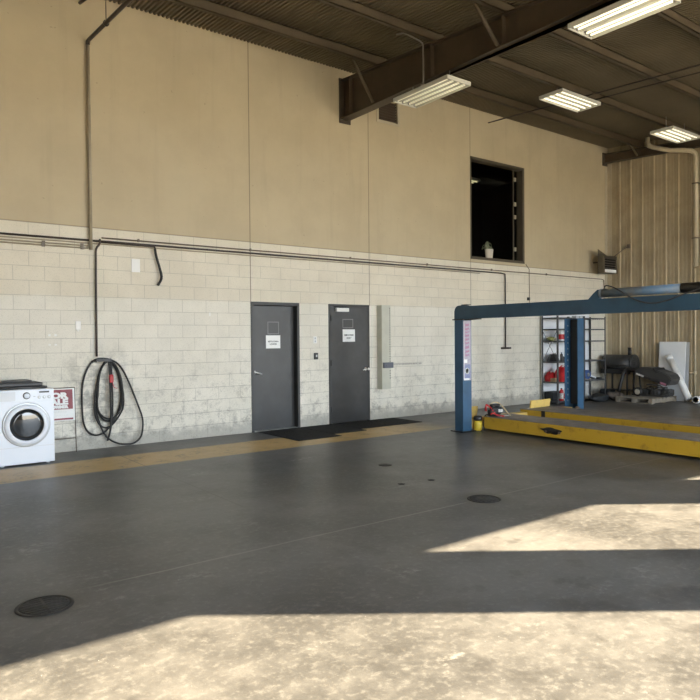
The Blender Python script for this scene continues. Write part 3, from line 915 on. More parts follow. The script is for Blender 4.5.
mb = MB(); mb.lathe([(.200, -.034), (.15, -.037), (.10, -.0395), (.05, -.041), (.001, -.0415)], (wcx, wy0, wcz), 'Y', 48)
fin(mb, 'door_glass', 'doorglass', ring)
dx, dz = 1.805, .895
mb = MB(); mb.lathe([(.044, -.0), (.044, -.006), (.036, -.007)], (dx, wy0 - .006, dz), 'Y', 32)
fin(mb, 'dial_ring', 'darkgrey', pan)
mb = MB(); mb.lathe([(.034, -.001), (.033, -.028), (.028, -.032), (.001, -.033)], (dx, wy0 - .006, dz), 'Y', 32)
fin(mb, 'dial', 'enamel', pan)
for bx in (1.955, 2.015, 2.073):
    mb = MB(); mb.lathe([(.020, 0), (.020, -.003), (.016, -.004)], (bx, wy0 - .006, .868), 'Y', 20)
    fin(mb, 'button_ring', 'silver', pan)
    mb = MB(); mb.lathe([(.015, -.001), (.014, -.007), (.001, -.008)], (bx, wy0 - .006, .868), 'Y', 20)
    fin(mb, 'button', 'enamel', pan)
mb = MB(); mb.box(1.955, 2.075, wy0 - .0085, wy0 - .0065, .925, .945)
fin(mb, 'display', 'darkgrey', pan)
mb = MB(); mb.box(1.885, 1.91, wy0 - .0085, wy0 - .0065, .875, .885)
fin(mb, 'indicator', 'silver', pan)
# detergent drawer front
mb = MB(); mb.box(wx0 + .03, wx0 + .22, wy0 - .010, wy0 - .0065, .835, .95, .002)
fin(mb, 'detergent_drawer', 'panelwhite', pan)

mb = MB(); mb.box(1.30, 2.085, 9.38, 9.86, .9765, 1.005, .012)
mb.box(1.75, 1.9, 9.375, 9.381, .983, .999)
solo(mb, 'plastic_tray', 'blackpl', 'wide flat black tray lying directly on the white washing machine', 'tray')
mb = MB(); mb.box(1.32, 2.035, 9.42, 9.85, 1.006, 1.05, .010); mb.box(1.32, 2.0, 9.44, 9.83, 1.05, 1.056, .002)
solo(mb, 'equipment_case', 'darkgrey', 'dark grey flat case stacked on the black tray atop the washer', 'case')
mb = MB(); mb.box(1.36, 1.93, 9.55, 9.85, 1.0565, 1.078, .006)
solo(mb, 'binder', 'blackpl', 'thin black folder lying topmost on the dark case above the washer', 'folder')

# ------------------------------------------------------------------ FOR SALE sign
T = thing('yard_sign', (2.33, 9.95, 0), 'red and white for-sale sign on a wire stake leaning beside the washing machine', 'sign')
lean = .06
def sp(u, z, w=0.):
    return (2.325 + u, 9.90 + lean * z - w, z)
mb = MB()
for u in (-.245, .248):
    mb.tube([sp(u, .005, -.012), sp(u, .93, -.012)], .006, 6)
mb.tube([sp(-.245, .205, -.012), sp(.248, .205, -.012)], .006, 6)
mb.tube([sp(-.245, .925, -.012), sp(.248, .925, -.012)], .006, 6)
fin(mb, 'wire_frame', 'rust', T)
def slab(u0, u1, za, zb, w0, w1, name, m, par):
    mb = MB()
    A = [sp(u0, za, w0), sp(u1, za, w0), sp(u1, zb, w0), sp(u0, zb, w0)]
    B = [sp(u0, za, w1), sp(u1, za, w1), sp(u1, zb, w1), sp(u0, zb, w1)]
    A = [mb.bm.verts.new(p) for p in A]; B = [mb.bm.verts.new(p) for p in B]
    mb.bm.faces.new(A); mb.bm.faces.new(B[::-1])
    for i in range(4):
        mb.bm.faces.new((A[i], A[(i + 1) % 4], B[(i + 1) % 4], B[i]))
    return fin(mb, name, m, par)
panel = slab(-.225, .240, .462, .918, -.004, .004, 'sign_panel', 'white', T)
slab(-.205, .215, .625, .903, .0045, .0055, 'red_field', 'signred', panel)
slab(-.205, .215, .475, .50, .0045, .0055, 'red_field', 'signred', panel)
for t, zc, sz, sx in (('FOR', .815, .108, 1.38), ('SALE', .728, .108, 1.30), ('BY OWNER', .657, .050, 1.1)):
    mb = text_mb(t, sz, lambda u, v, w, zc=zc: sp(u, zc + v, .0058 + w), .001, .0075, sx)
    fin(mb, 'lettering', 'white', panel)
for i, zc in enumerate((.59, .54)):
    mb = MB()
    rnd = random.Random(i)
    u = -.15
    while u < .14:
        l = rnd.uniform(.012, .03)
        mb.tube([sp(u, zc - .015, .0062), sp(u + l * .5, zc + .012, .0062), sp(u + l, zc - .01, .0062)], .0012, 4)
        u += l + rnd.uniform(.004, .014)
    fin(mb, 'faded_writing', 'silver', panel)

# ------------------------------------------------------------------ mats and drains
def floor_mat(x0, x1, y0, y1, label):
    mb = MB(); mb.box(x0, x1, y0, y1, .001, .010, .003, 1)
    n = int((x1 - x0) / .05)
    for k in range(1, n):
        xx = x0 + (x1 - x0) * k / n
        mb.box(xx - .012, xx + .012, y0 + .03, y1 - .03, .0101, .013)
    solo(mb, 'floor_mat', 'mat', label, 'mat', 'black mats before the doors')
floor_mat(5.56, 6.40, 8.70, 9.99, 'black rubber mat in front of the left grey door, lengthwise out from the wall')
floor_mat(6.43, 7.12, 8.95, 9.99, 'middle black rubber mat lying between the two doors')
floor_mat(7.15, 8.62, 9.15, 9.99, 'long black rubber mat in front of the right grey door')
def drain(cx, cy, r, label):
    T = thing('floor_drain', (cx, cy, 0), label, 'drain')
    mb = MB(); mb.lathe([(r, .0005), (r, .004), (r * .88, .006), (r * .87, .002)], (cx, cy, 0), 'Z', 40); fin(mb, 'rim', 'iron', T)
    mb = MB(); mb.lathe([(r * .86, .0005), (r * .86, .003), (.001, .003)], (cx, cy, 0), 'Z', 40)
    k = -r * .75
    while k < r * .76:
        h = math.sqrt(max(0, (r * .8) ** 2 - k * k))
        if h > .03:
            mb.box(cx - h, cx - .008, cy + k - .006, cy + k + .006, .0031, .0055)
            mb.box(cx + .008, cx + h, cy + k - .006, cy + k + .006, .0031, .0055)
        k += .034
    fin(mb, 'grate', 'iron', T)
drain(.915, 4.28, .165, 'round black iron drain cover nearest the camera on the grey floor')
drain(4.97, 4.40, .165, 'round black drain cover in the middle of the floor left of the sunlit wedge')
for cx, cy, r, lb in ((5.35, 6.36, .085, 'dark round cleanout plug, biggest of the three, out from the doors'), (5.18, 5.36, .04, 'tiny dark cleanout plug right of the other tiny one on the floor'), (4.79, 5.42, .04, 'tiny dark cleanout plug left of the other tiny one on the floor')):
    mb = MB(); mb.lathe([(r, .0005), (r, .003), (r * .8, .0045), (.001, .0045)], (cx, cy, 0), 'Z', 24); mb.box(cx - r * .3, cx + r * .3, cy - r * .12, cy + r * .12, .0046, .007)
    solo(mb, 'cleanout_plug', 'iron', lb, 'floor plug')

# ------------------------------------------------------------------ blue four-post lift
T = thing('car_lift', (8.9, 7.7, 0), 'blue four-post car lift with yellow runways beside the metal wall', 'car lift')
def column(xa, xb, ya, yb, h, side, m, slots=False):
    mb = MB(); w = .014
    if side > 0:   # web on the left, open to the right
        mb.box(xa, xa + w, ya, yb, .015, h)
        mb.box(xa + w, xb, ya, ya + w, .015, h); mb.box(xa + w, xb, yb - w, yb, .015, h)
        mb.box(xb - w, xb, ya + w, ya + .05, .015, h); mb.box(xb - w, xb, yb - .05, yb - w, .015, h)
    else:
        mb.box(xb - w, xb, ya, yb, .015, h)
        mb.box(xa + .08, xb - w, ya, ya + w, .015, h); mb.box(xa, xb - w, yb - w, yb, .015, h)
    if slots:
        mb.mi = 1
        for k in range(14):
            mb.box(xa + .07, xa + .10, yb - w - .008, yb - w - .0005, .3 + k * .115, .33 + k * .115)
    o = fin(mb, 'column', [m, 'steel'], T)
    mb = MB(); mb.box(xa - .06, xb + .06, ya - .05, yb + .05, .001, .0148, .003)
    fin(mb, 'base_plate', 'rubberblk', o)
    return o
c1 = column(8.205, 8.415, 7.715, 7.90, 1.885, 1, 'cblue')
mb = MB(); mb.box(8.18, 8.43, 7.69, 7.93, 1.886, 1.905, .003); fin(mb, 'cap_plate', 'rubberblk', c1)
c2 = column(11.40, 11.68, 7.72, 7.97, 1.95, -1, 'cblue', True)
mb = MB(); mb.box(11.545, 11.655, 7.75, 7.93, .25, 1.93, .004); fin(mb, 'shade_infill', 'rubberblk', c2)  # added black block, its colour stands in for shade inside the channel
mb = MB(); mb.box(11.40, 11.50, 7.70, 7.80, 1.955, 2.0, .004); mb.box(11.53, 11.62, 7.70, 7.80, 1.955, 2.0, .004); fin(mb, 'pulley_guard', 'boarddim', c2)
c3 = column(8.205, 8.415, 2.62, 2.80, 1.885, 1, 'cblue')
# overhead beam with rounded knee
mb = MB()
pr_ = [(7.90, 1.906)]
for k in range(7):
    a = PI / 2 * k / 6
    pr_.append((7.80 + .10 * math.cos(a), 2.015 + .115 * math.sin(a)))
pr_ += [(7.70, 2.135), (7.66, 2.115), (2.6, 2.10), (2.6, 1.906)]
mb.prism(pr_, 8.20, 8.34, 'X')
beam = fin(mb, 'overhead_beam', 'dblue', T)
mb = MB(); mb.prism([(7.70, 1.9055), (7.40, 1.9055), (7.40, 1.89), (7.69, 1.88)], 8.23, 8.32, 'X'); fin(mb, 'gusset', 'rubberblk', beam)
mb = MB(); mb.box(8.21, 8.31, 7.62, 7.75, 2.136, 2.146); fin(mb, 'top_strap', 'rubberblk', beam)
mb = MB()
mb.cyl((8.27, 5.17, 2.185), (8.27, 4.08, 2.185), .058, n=24); mb.cyl((8.27, 5.20, 2.185), (8.27, 5.17, 2.185), .062, n=24)
cyl_ = fin(mb, 'hydraulic_cylinder', 'dust', T)
mb = MB(); mb.cyl((8.27, 4.079, 2.185), (8.27, 3.5, 2.18), .063, n=24); fin(mb, 'cylinder_sleeve', 'rubberblk', cyl_)
mb = MB(); mb.prism([(5.38, 2.101), (5.29, 2.19), (5.23, 2.235), (5.205, 2.235), (5.205, 2.101)], 8.235, 8.30, 'X'); fin(mb, 'cylinder_bracket', 'dblue', cyl_)
mb = MB(); mb.tube([(8.27, 5.15, 2.235), (8.24, 5.12, 2.285), (8.20, 5.04, 2.28), (8.185, 4.9, 2.225), (8.183, 4.72, 2.10), (8.183, 4.56, 2.03), (8.183, 4.40, 2.005), (8.183, 4.22, 2.035), (8.183, 4.04, 2.10), (8.19, 3.83, 2.16), (8.23, 3.5, 2.25)], .009, 8, 2)
fin(mb, 'hydraulic_line', 'darkgrey', T)
# runways
def runway(x0, x1, y0):
    mb = MB()
    mb.box(x0, x0 + .02, 2.6, y0, .045, .243); mb.box(x1 - .02, x1, 2.6, y0, .045, .243)
    mb.box(x0 + .02, x0 + .07, 2.6, y0, .045, .06); mb.box(x1 - .07, x1 - .02, 2.6, y0, .045, .06)
    mb.box(x0 + .02, x1 - .02, y0 - .02, y0, .06, .243)
    o = fin(mb, 'runway', 'yellow', T)
    mb = MB(); mb.box(x0 - .004, x1 + .004, 2.6, y0 + .004, .2431, .252); fin(mb, 'deck_plate', 'runtop', o)
    return o
r1 = runway(8.60, 9.24, 7.60)
r2 = runway(10.0, 10.80, 7.95)
mb = MB(); mb.box(9.982, 9.999, 7.40, 7.47, .05, .25); fin(mb, 'guide_bracket', 'rubberblk', r2)
mb = MB(); mb.blob((8.597, 6.24, .14), .012, .17, .045, 4, .25, False); fin(mb, 'lock_slot', 'rubberblk', r1)
for ya_ in (6.10, 6.34):
    mb = MB(); mb.cyl((8.599, ya_, .13), (8.578, ya_, .13), .018, n=8); fin(mb, 'lock_bolt', 'rust', r1)
for xa_, xb_ in ((8.44, 9.995), (10.805, 11.39)):
    mb = MB(); mb.box(xa_, xb_, 7.785, 7.95, .03, .20, .006); fin(mb, 'cross_beam', 'yellowpale', T)
for a, b, z_ in ((8.46, 8.72, -.05), (10.2, 10.78, .0)):
    mb = MB(); mb.box(a, b, 7.86, 7.89, .254 + z_, .40, .003, rot=Matrix.Rotation(.18, 4, 'X')); fin(mb, 'wheel_stop', 'yellowpale', T)
mb = MB(); mb.tube([(11.20, 7.60, .02), (11.20, 7.60, .14), (11.23, 7.60, .20), (11.32, 7.61, .21), (11.38, 7.62, .16), (11.38, 7.62, .02)], .03, 8, 1); fin(mb, 'foot_guard', 'rust', T)
# decal on the near column
mb = MB(); mb.box(8.225, 8.40, 7.7125, 7.7145, .87, 1.875)
dec = fin(mb, 'decal', 'decalg', T)
mb = MB(); mb.box(8.227, 8.238, 7.7105, 7.712, .88, 1.86); mb.box(8.238, 8.36, 7.7105, 7.712, .875, .905); mb.box(8.238, 8.31, 7.7105, 7.712, 1.165, 1.225); fin(mb, 'white_border', 'white', dec)
mb = MB(); mb.box(8.24, 8.385, 7.7105, 7.712, .91, 1.14); fin(mb, 'blue_field', 'decalb', dec)
mb = MB(); mb.lathe([(.035, 0), (.035, -.001), (.052, -.001), (.052, 0)], (8.305, 7.7103, 1.03), 'Y', 20); fin(mb, 'round_emblem', 'white', dec)
mb = MB()
rnd = random.Random(11)
zz = 1.27
while zz < 1.80:
    h = rnd.uniform(.03, .07)
    mb.prism([(8.26, zz), (8.36, zz + .02), (8.35, zz + h), (8.30, zz + h - .015), (8.27, zz + h)], 7.7105, 7.712, 'Y')
    zz += h + .012
fin(mb, 'pink_print', 'decalp', dec)

# ---- clutter on the near end of the lift
T = thing('yellow_jug', (8.555, 7.70, 0), 'yellow plastic jug with a black cap on the floor by the blue column', 'jug')
mb = MB(); mb.lathe([(.062, .002), (.070, .012), (.072, .12), (.068, .15), (.055, .17), (.04, .175)], (8.553, 7.70, 0), 'Z', 24); fin(mb, 'jug_body', 'jugy', T)
mb = MB(); mb.lathe([(.050, .172), (.072, .178), (.078, .215), (.065, .25), (.03, .26), (.001, .26)], (8.553, 7.70, 0), 'Z', 20); fin(mb, 'cap', 'blackpl', T)
mb = MB()
rnd = random.Random(5)
for k in range(3):
    pts_ = []
    for i in range(14):
        a = 2 * PI * i / 13 + k
        pts_.append((8.72 + .09 * math.cos(a) * rnd.uniform(.7, 1.1) + .02 * k, 7.50 + .05 * math.sin(a), .268 + .035 * k + .05 * abs(math.sin(a * 1.5 + k))))
    mb.tube(pts_, .011, 7, 2)
mb.tube([(8.64, 7.54, .275), (8.63, 7.60, .275), (8.62, 7.622, .2), (8.60, 7.622, .09), (8.58, 7.57, .02), (8.52, 7.54, .015), (8.48, 7.57, .015)], .011, 7, 2)
solo(mb, 'black_cable', 'blackrub', 'tangled black cable heaped on the near runway and trailing to the floor', 'cable')
mb = MB()
for k in range(2):
    mb.tube([(8.66, 7.50 - .03 * k, .34), (8.68, 7.51, .44 + .03 * k), (8.72, 7.46, .42), (8.74, 7.40, .36), (8.76 + .02 * k, 7.36, .27), (8.82, 7.30 - .04 * k, .264)], .010, 7, 2)
mb.tube([(8.68, 7.40, .29), (8.70, 7.36, .32), (8.76, 7.30, .27), (8.84, 7.24, .264)], .012, 7, 1)
solo(mb, 'jumper_cable', 'red', 'red jumper cable draped beside the dark power tool on the runway', 'cable')
T = thing('battery_charger', (8.830, 7.4, .2525), 'dark portable power tool with a white label standing on the near runway', 'power tool')
mb = MB(); mb.lathe([(.05, .002), (.095, .03), (.11, .09), (.10, .14), (.06, .17), (.001, .175)], (8.860, 7.44, .2525), 'Z', 20, sx=1.15, sy=.8); mb.box(8.710, 8.810, 7.40, 7.50, .2545, .36, .02)
bd = fin(mb, 'housing', 'bag', T)
mb = MB(); mb.box(8.740, 8.940, 7.40, 7.48, .40, .455, .02); mb.cyl((8.760, 7.44, .36), (8.760, 7.44, .42), .018, n=8); mb.cyl((8.920, 7.44, .36), (8.920, 7.44, .42), .018, n=8); fin(mb, 'handle', 'blackpl', T)
mb = MB(); mb.box(8.820, 8.930, 7.343, 7.352, .32, .37, .003); fin(mb, 'label_plate', 'sticker', bd)
mb = MB(); mb.box(8.780, 9.000, 7.26, 7.33, .2545, .268, .004); fin(mb, 'base_shoe', 'steel', T)
mb = MB(); mb.tube([(8.770, 7.50, .27), (8.765, 7.5, .40), (8.800, 7.49, .47), (8.910, 7.47, .48), (8.980, 7.44, .45), (9.020, 7.38, .36), (9.035, 7.33, .30), (9.020, 7.25, .264)], .011, 7, 2)
solo(mb, 'extension_cord', 'tancord', 'tan cord looped over the dark power tool on the runway', 'cord')

for n_ in ('jumper_cable', 'battery_charger', 'extension_cord'):
    o_ = bpy.data.objects[n_]
    o_.location = (o_.location.x - .06, o_.location.y + .08, o_.location.z)

# ------------------------------------------------------------------ shelving in the corner
SH = (.06, .515, 1.0, 1.49, 1.78, 2.05)
SY0, SY1 = 9.50, 9.95
def shelving(x0, x1, label):
    T = thing('shelving_unit', ((x0 + x1) / 2, (SY0 + SY1) / 2, 0), label, 'shelving', 'grey steel shelving in the corner')
    for a in (x0, x1):
        for b in (SY0, SY1):
            s1 = 1 if a == x0 else -1; s2 = 1 if b == SY0 else -1
            mb = MB(); mb.box(min(a, a + s1 * .035), max(a, a + s1 * .035), min(b, b + s2 * .003), max(b, b + s2 * .003), .001, 2.09); mb.box(min(a, a + s1 * .003), max(a, a + s1 * .003), min(b + s2 * .003, b + s2 * .035), max(b + s2 * .003, b + s2 * .035), .001, 2.09)
            fin(mb, 'post', 'shelf', T)
    for z in SH:
        mb = MB(); mb.box(x0 + .004, x1 - .004, SY0 + .004, SY1 - .004, z - .006, z)
        mb.box(x0 + .004, x1 - .004, SY0 + .0035, SY0 + .006, z - .032, z - .006); mb.box(x0 + .004, x1 - .004, SY1 - .006, SY1 - .0035, z - .032, z - .006)
        k = SY0 + .04
        mb.box(x0 + .004, x0 + .007, SY0 + .04, SY1 - .04, z - .032, z - .006)
        while k < SY1 - .06:
            mb.box(x1 - .007, x1 - .004, k, k + .03, z - .03, z - .006)
            k += .06
        fin(mb, 'shelf', 'shelf', T)
    mb = MB()
    for a in (x0 - .001,):
        mb.tube([(a, SY0 + .02, 1.02), (a, SY1 - .02, 1.74)], .006, 5); mb.tube([(a - .004, SY1 - .02, .98), (a - .004, SY0 + .02, 1.74)], .006, 5)
    fin(mb, 'cross_brace', 'shelf', T)
shelving(13.33, 14.375, 'grey steel shelving unit behind the far blue column, holding red cans')
shelving(14.40, 15.33, 'grey steel shelving unit nearest the corner, nearly empty with a blue tool')
mb = MB(); mb.box(13.36, 15.34, 9.972, 9.992, .002, 2.16, .002)
solo(mb, 'white_board', 'board', 'large white board standing against the wall behind the shelving', 'board')

def gas_can(x, y, z, w, d, h, label):
    T = thing('gas_can', (x, y, z), label, 'gas can', 'red cans on the shelving')
    mb = MB(); mb.prism([(x - w / 2, z + .001), (x + w / 2, z + .001), (x + w / 2, z + h * .72), (x + w * .38, z + h * .86), (x + w * .12, z + h), (x - w * .2, z + h), (x - w / 2, z + h * .6)], y - d / 2, y + d / 2, 'Y')
    bmesh.ops.bevel(mb.bm, geom=mb.bm.edges[:], offset=.015, segments=2, affect='EDGES')
    b = fin(mb, 'can_body', 'red', T)
    mb = MB(); mb.tube([(x - w * .25, y, z + h * .95), (x - w * .1, y, z + h * 1.08), (x + w * .15, y, z + h * 1.06), (x + w * .3, y, z + h * .9)], .018, 8, 1); fin(mb, 'handle', 'red', T)
    mb = MB(); mb.cyl((x - w * .02, y - d * .1, z + h), (x - w * .02, y - d * .1, z + h + .03), .03, n=12); fin(mb, 'cap', 'plate', T)
gas_can(13.67, 9.62, .515, .34, .2, .35, 'large red fuel can on the second shelf behind the far blue column')
gas_can(13.52, 9.84, .515, .26, .16, .22, 'small red fuel can left of the large red can on the second shelf')
def bottle(x, y, z, r, h, m, label, lm=None, cap='blackpl', cat='bottle'):
    T = thing('bottle', (x, y, z), label, cat)
    mb = MB(); mb.lathe([(r * .92, .001), (r, .01), (r, h * .68), (r * .8, h * .8), (r * .35, h * .88), (r * .35, h * .92)], (x, y, z), 'Z', 18); b = fin(mb, 'bottle_body', m, T)
    mb = MB(); mb.cyl((x, y, z + h * .92), (x, y, z + h), r * .4, n=12); fin(mb, 'cap', cap, T)
    if lm:
        mb = MB(); mb.lathe([(r * 1.015, h * .15), (r * 1.02, h * .16), (r * 1.02, h * .6), (r * 1.015, h * .61)], (x, y, z), 'Z', 18); fin(mb, 'paper_label', lm, b)
bottle(13.60, 9.60, 1.49, .075, .26, 'white', 'white jug with a red label, on the fourth shelf by the far column', 'red', 'white', 'jug')
bottle(13.745, 9.62, 1.49, .055, .25, 'white', 'plain white jug right of the red-labelled jug on the fourth shelf', None, 'white', 'jug')
mb = MB(); mb.blob((13.50, 9.80, 1.535), .12, .09, .055, 8, .3)
solo(mb, 'plastic_bag', 'lime', 'crumpled yellow-green bag on the fourth shelf at the left end', 'bag')
mb = MB(); mb.box(13.60, 13.74, 9.77, 9.87, 1.491, 1.525, .012)
solo(mb, 'spray_rag', 'white', 'small folded white cloth beside the yellow-green bag', 'cloth')
T = thing('drain_pan', (13.5, 9.75, 1.0), 'black tapered pan upside down on the third shelf', 'pan')
mb = MB(); mb.lathe([(.155, .001), (.15, .012), (.09, .165), (.08, .17), (.001, .17)], (13.515, 9.76, 1.0), 'Z', 6, False); fin(mb, 'pan_body', 'blackpl', T)
mb = MB(); mb.box(13.46, 13.58, 9.73, 9.75, 1.171, 1.19, .004); fin(mb, 'grip', 'blackpl', T)
bottle(13.73, 9.86, 1.0, .04, .2, 'tancord', 'tan bottle on the third shelf right behind the black pan', None, 'pot')
bottle(13.56, 9.56, 1.0, .035, .22, 'blackpl', 'slim black bottle at the front of the third shelf', None, 'bluepl')
bottle(13.68, 9.60, 1.0, .05, .13, 'blackpl', 'squat black bottle with a white cap between taller bottles, third shelf', None, 'white')
bottle(13.80, 9.58, 1.0, .05, .24, 'white', 'white bottle with an orange-red label on the third shelf by the column', 'orange', 'white')
mb = MB(); mb.box(13.37, 13.49, 9.60, 9.74, .516, .60, .003)
solo(mb, 'cardboard_box', 'card', 'low brown cardboard box left of the small red can on the second shelf', 'box')
T = thing('storage_bin', (13.55, 9.79, .06), 'dark grey open bin at the left end of the bottom shelf', 'bin')
mb = MB(); mb.box(13.38, 13.75, 9.675, 9.92, .061, .25, .01); fin(mb, 'bin_body', 'bag', T)
mb = MB(); mb.box(13.37, 13.76, 9.665, 9.93, .2505, .268, .004); fin(mb, 'bin_rim', 'bag', T)
bottle(13.60, 9.595, .06, .055, .3, 'red', 'red bottle with dark cap at the front of the bottom shelf', 'sticker')
bottle(13.73, 9.58, .06, .055, .28, 'white', 'white bottle with a red label next to the red bottle, bottom shelf', 'red', 'red')
bottle(13.85, 9.60, .06, .045, .26, 'white', 'white bottle furthest right on the bottom shelf by the column', 'sticker', 'white')
# blue tool on the right unit
T = thing('electric_pump', (14.85, 9.72, .515), 'blue round-bodied tool lying on the second shelf of the corner unit', 'tool')
mb = MB(); mb.cyl((14.72, 9.60, .64), (14.72, 9.80, .64), .115, n=22); b_ = fin(mb, 'motor_body', 'bluepl', T)
mb = MB(); mb.cyl((14.72, 9.585, .64), (14.72, 9.60, .64), .045, n=16); fin(mb, 'hub_plate', 'steel', b_)
mb = MB(); mb.box(14.62, 14.86, 9.60, 9.82, .5165, .54, .004); fin(mb, 'base_shoe', 'steel', T)
mb = MB(); mb.tube([(14.80, 9.68, .64), (14.95, 9.66, .585), (15.10, 9.64, .545)], .022, 8, 1); fin(mb, 'handle', 'panelwhite', T)
mb = MB(); mb.box(15.13, 15.30, 9.58, 9.80, .5165, .545, .006)
solo(mb, 'flat_tool_case', 'bag', 'flat dark case right of the blue tool on the corner shelving', 'case')
T = thing('bucket', (14.60, 9.66, .06), 'white plastic bucket on the bottom shelf of the corner unit', 'bucket')
mb = MB(); mb.lathe([(.11, .001), (.135, .33), (.142, .33), (.142, .345), (.12, .345), (.105, .03), (.001, .03)], (14.585, 9.66, .06), 'Z', 24); fin(mb, 'bucket_body', 'white', T)
mb = MB(); mb.tube([(14.46, 9.66, .36), (14.50, 9.60, .30), (14.585, 9.53, .27), (14.67, 9.60, .30), (14.71, 9.66, .36)], .005, 6, 1); fin(mb, 'handle', 'steel', T)

# ------------------------------------------------------------------ junk against the metal wall
# barrel smoker
T = thing('barrel_grill', (15.93, 9.4, 0), 'black barrel grill with a short chimney in the corner by the ribbed wall', 'grill')
gx, gz, gr = 15.90, .89, .225
mb = MB(); mb.cyl((gx, 9.86, gz), (gx, 9.06, gz), gr, n=32); bar = fin(mb, 'barrel', 'grill', T)
mb = MB()
mb.lathe([(gr + .012, 0), (gr + .012, -.02), (gr - .02, -.03), (gr - .05, -.022), (.06, -.022), (.04, -.032), (.001, -.032)], (gx, 9.06, gz), 'Y', 32)
for k in range(7):
    zz = gz - .15 + k * .05
    h = math.sqrt(max(.0, (gr - .05) ** 2 - (zz - gz) ** 2))
    mb.box(gx - h, gx + h, 9.03, 9.038, zz - .008, zz + .008)
fin(mb, 'end_cap', 'grill', bar)
mb = MB(); mb.box(gx - gr - .016, gx - gr - .001, 9.12, 9.80, gz - .055, gz - .035, .003); mb.tube([(gx - gr - .01, 9.3, gz - .09), (gx - gr - .05, 9.3, gz - .09), (gx - gr - .05, 9.6, gz - .09), (gx - gr - .01, 9.6, gz - .09)], .011, 8); fin(mb, 'lid_handle', 'rubberblk', bar)
mb = MB(); mb.box(gx - gr - .035, gx - .10, 9.10, 9.84, gz - .26, gz - .14, .006); fin(mb, 'front_shelf', 'rubberblk', T)
mb = MB(); mb.cyl((gx, 9.18, gz + gr - .03), (gx, 9.18, 1.28), .045, n=16); mb.cyl((gx, 9.18, 1.281), (gx, 9.18, 1.30), .055, n=16); fin(mb, 'chimney', 'rubberblk', T)
for yy in (9.16, 9.76):
    for s in (-1, 1):
        mb = MB(); mb.box(gx + s * .16 - .018, gx + s * .16 + .018, yy - .018, yy + .018, .001, gz - .15); fin(mb, 'leg', 'grill', T)
mb = MB(); mb.box(gx - .2, gx + .2, 9.14, 9.80, .20, .215, .002); fin(mb, 'bottom_rack', 'grill', T)

# pallet
T = thing('wooden_pallet', (15.43, 8.48, 0), 'weathered wooden pallet under the black mower by the metal wall', 'pallet')
px0, px1, py0, py1 = 14.86, 16.0, 8.03, 8.95
for yy in (py0, (py0 + py1) / 2 - .045, py1 - .09):
    mb = MB(); mb.box(px0, px1, yy, yy + .09, .018, .108, .003); fin(mb, 'stringer', 'wood', T)
for k in range(7):
    xx = px0 + k * (px1 - px0 - .10) / 6
    mb = MB(); mb.box(xx, xx + .10, py0 - .005, py1 + .005, .1085, .128, .002); fin(mb, 'deck_board', 'wood', T)
for xx in (px0, (px0 + px1) / 2 - .05, px1 - .10):
    mb = MB(); mb.box(xx, xx + .10, py0, py1, .001, .0175, .001); fin(mb, 'bottom_board', 'wood', T)

# broken mower
T = thing('riding_mower', (15.5, 8.45, .1285), 'broken black mower with a tilted hood lying on the pallet', 'mower')
mb = MB()
mb.prism([(8.80, .68), (8.74, .78), (8.62, .835), (8.36, .815), (8.27, .75), (8.25, .775), (7.96, .68), (7.87, .56), (7.93, .43), (8.04, .40), (8.40, .52), (8.76, .63)], 15.42, 15.92, 'X')
bmesh.ops.bevel(mb.bm, geom=mb.bm.edges[:], offset=.02, segments=2, affect='EDGES')
hood = fin(mb, 'hood', 'mower', T)
mb = MB(); mb.prism([(8.78, .655), (8.74, .70), (7.95, .44), (7.98, .395)], 15.395, 15.419, 'X'); sk = fin(mb, 'side_band', 'rubberblk', hood)
mb = MB(); mb.prism([(8.735, .648), (8.72, .69), (8.52, .63), (8.535, .585)], 15.391, 15.394, 'X'); fin(mb, 'white_sticker', 'sticker', hood)
mb = MB(); mb.prism([(8.13, .455), (8.12, .50), (7.97, .46), (7.98, .405)], 15.391, 15.394, 'X'); fin(mb, 'pink_sticker', 'stickerp', hood)
mb = MB(); mb.prism([(8.31, .805), (8.29, .82), (8.20, .70), (8.22, .69)], 15.405, 15.90, 'X'); fin(mb, 'hood_strap', 'rubberblk', hood)
mb = MB()
mb.box(15.45, 15.85, 8.0, 8.38, .16, .30, .02); mb.cyl((15.44, 8.2, .24), (15.36, 8.2, .24), .07, n=18); mb.cyl((15.5, 8.05, .3), (15.5, 8.05, .37), .05, n=14); mb.box(15.42, 15.6, 7.92, 8.05, .2, .33, .015)
for k in range(5):
    mb.box(15.40, 15.45, 8.24 + k * .025, 8.252 + k * .025, .17, .31)
mb.tube([(15.42, 8.3, .3), (15.38, 8.15, .37), (15.42, 8.0, .33), (15.45, 7.88, .22)], .012, 6, 1)
mb.tube([(15.40, 8.45, .42), (15.40, 8.15, .41), (15.40, 8.05, .36)], .02, 6, 1)
fin(mb, 'engine', 'engine', T)
mb = MB(); mb.box(15.42, 15.9, 8.05, 8.86, .1295, .17, .008); mb.box(15.45, 15.86, 8.45, 8.85, .17, .28, .02); fin(mb, 'chassis', 'mower', T)
for cx_, cy_ in ((15.30, 8.62), (15.86, 8.62)):
    mb = MB(); mb.lathe([(.045, -.04), (.085, -.042), (.105, -.03), (.108, 0), (.105, .03), (.085, .042), (.045, .04)], (cx_, cy_, .2375), 'X', 28); wh = fin(mb, 'wheel', 'rubberblk', T)
    mb = MB(); mb.lathe([(.001, -.044), (.02, -.048), (.03, -.036), (.06, -.044), (.07, -.041)], (cx_, cy_, .2375), 'X', 24); fin(mb, 'wheel_hub', 'hub', wh)
mb = MB(); mb.tube([(15.5, 8.72, .74), (15.5, 8.98, .79), (15.47, 9.08, .72), (15.42, 9.11, .55), (15.38, 9.17, .20)], .04, 10, 1); mb.tube([(15.85, 8.72, .74), (15.85, 8.90, .72), (15.85, 8.89, .45), (15.85, 8.84, .2)], .022, 8, 1)
fin(mb, 'handle_tube', 'rubberblk', T)

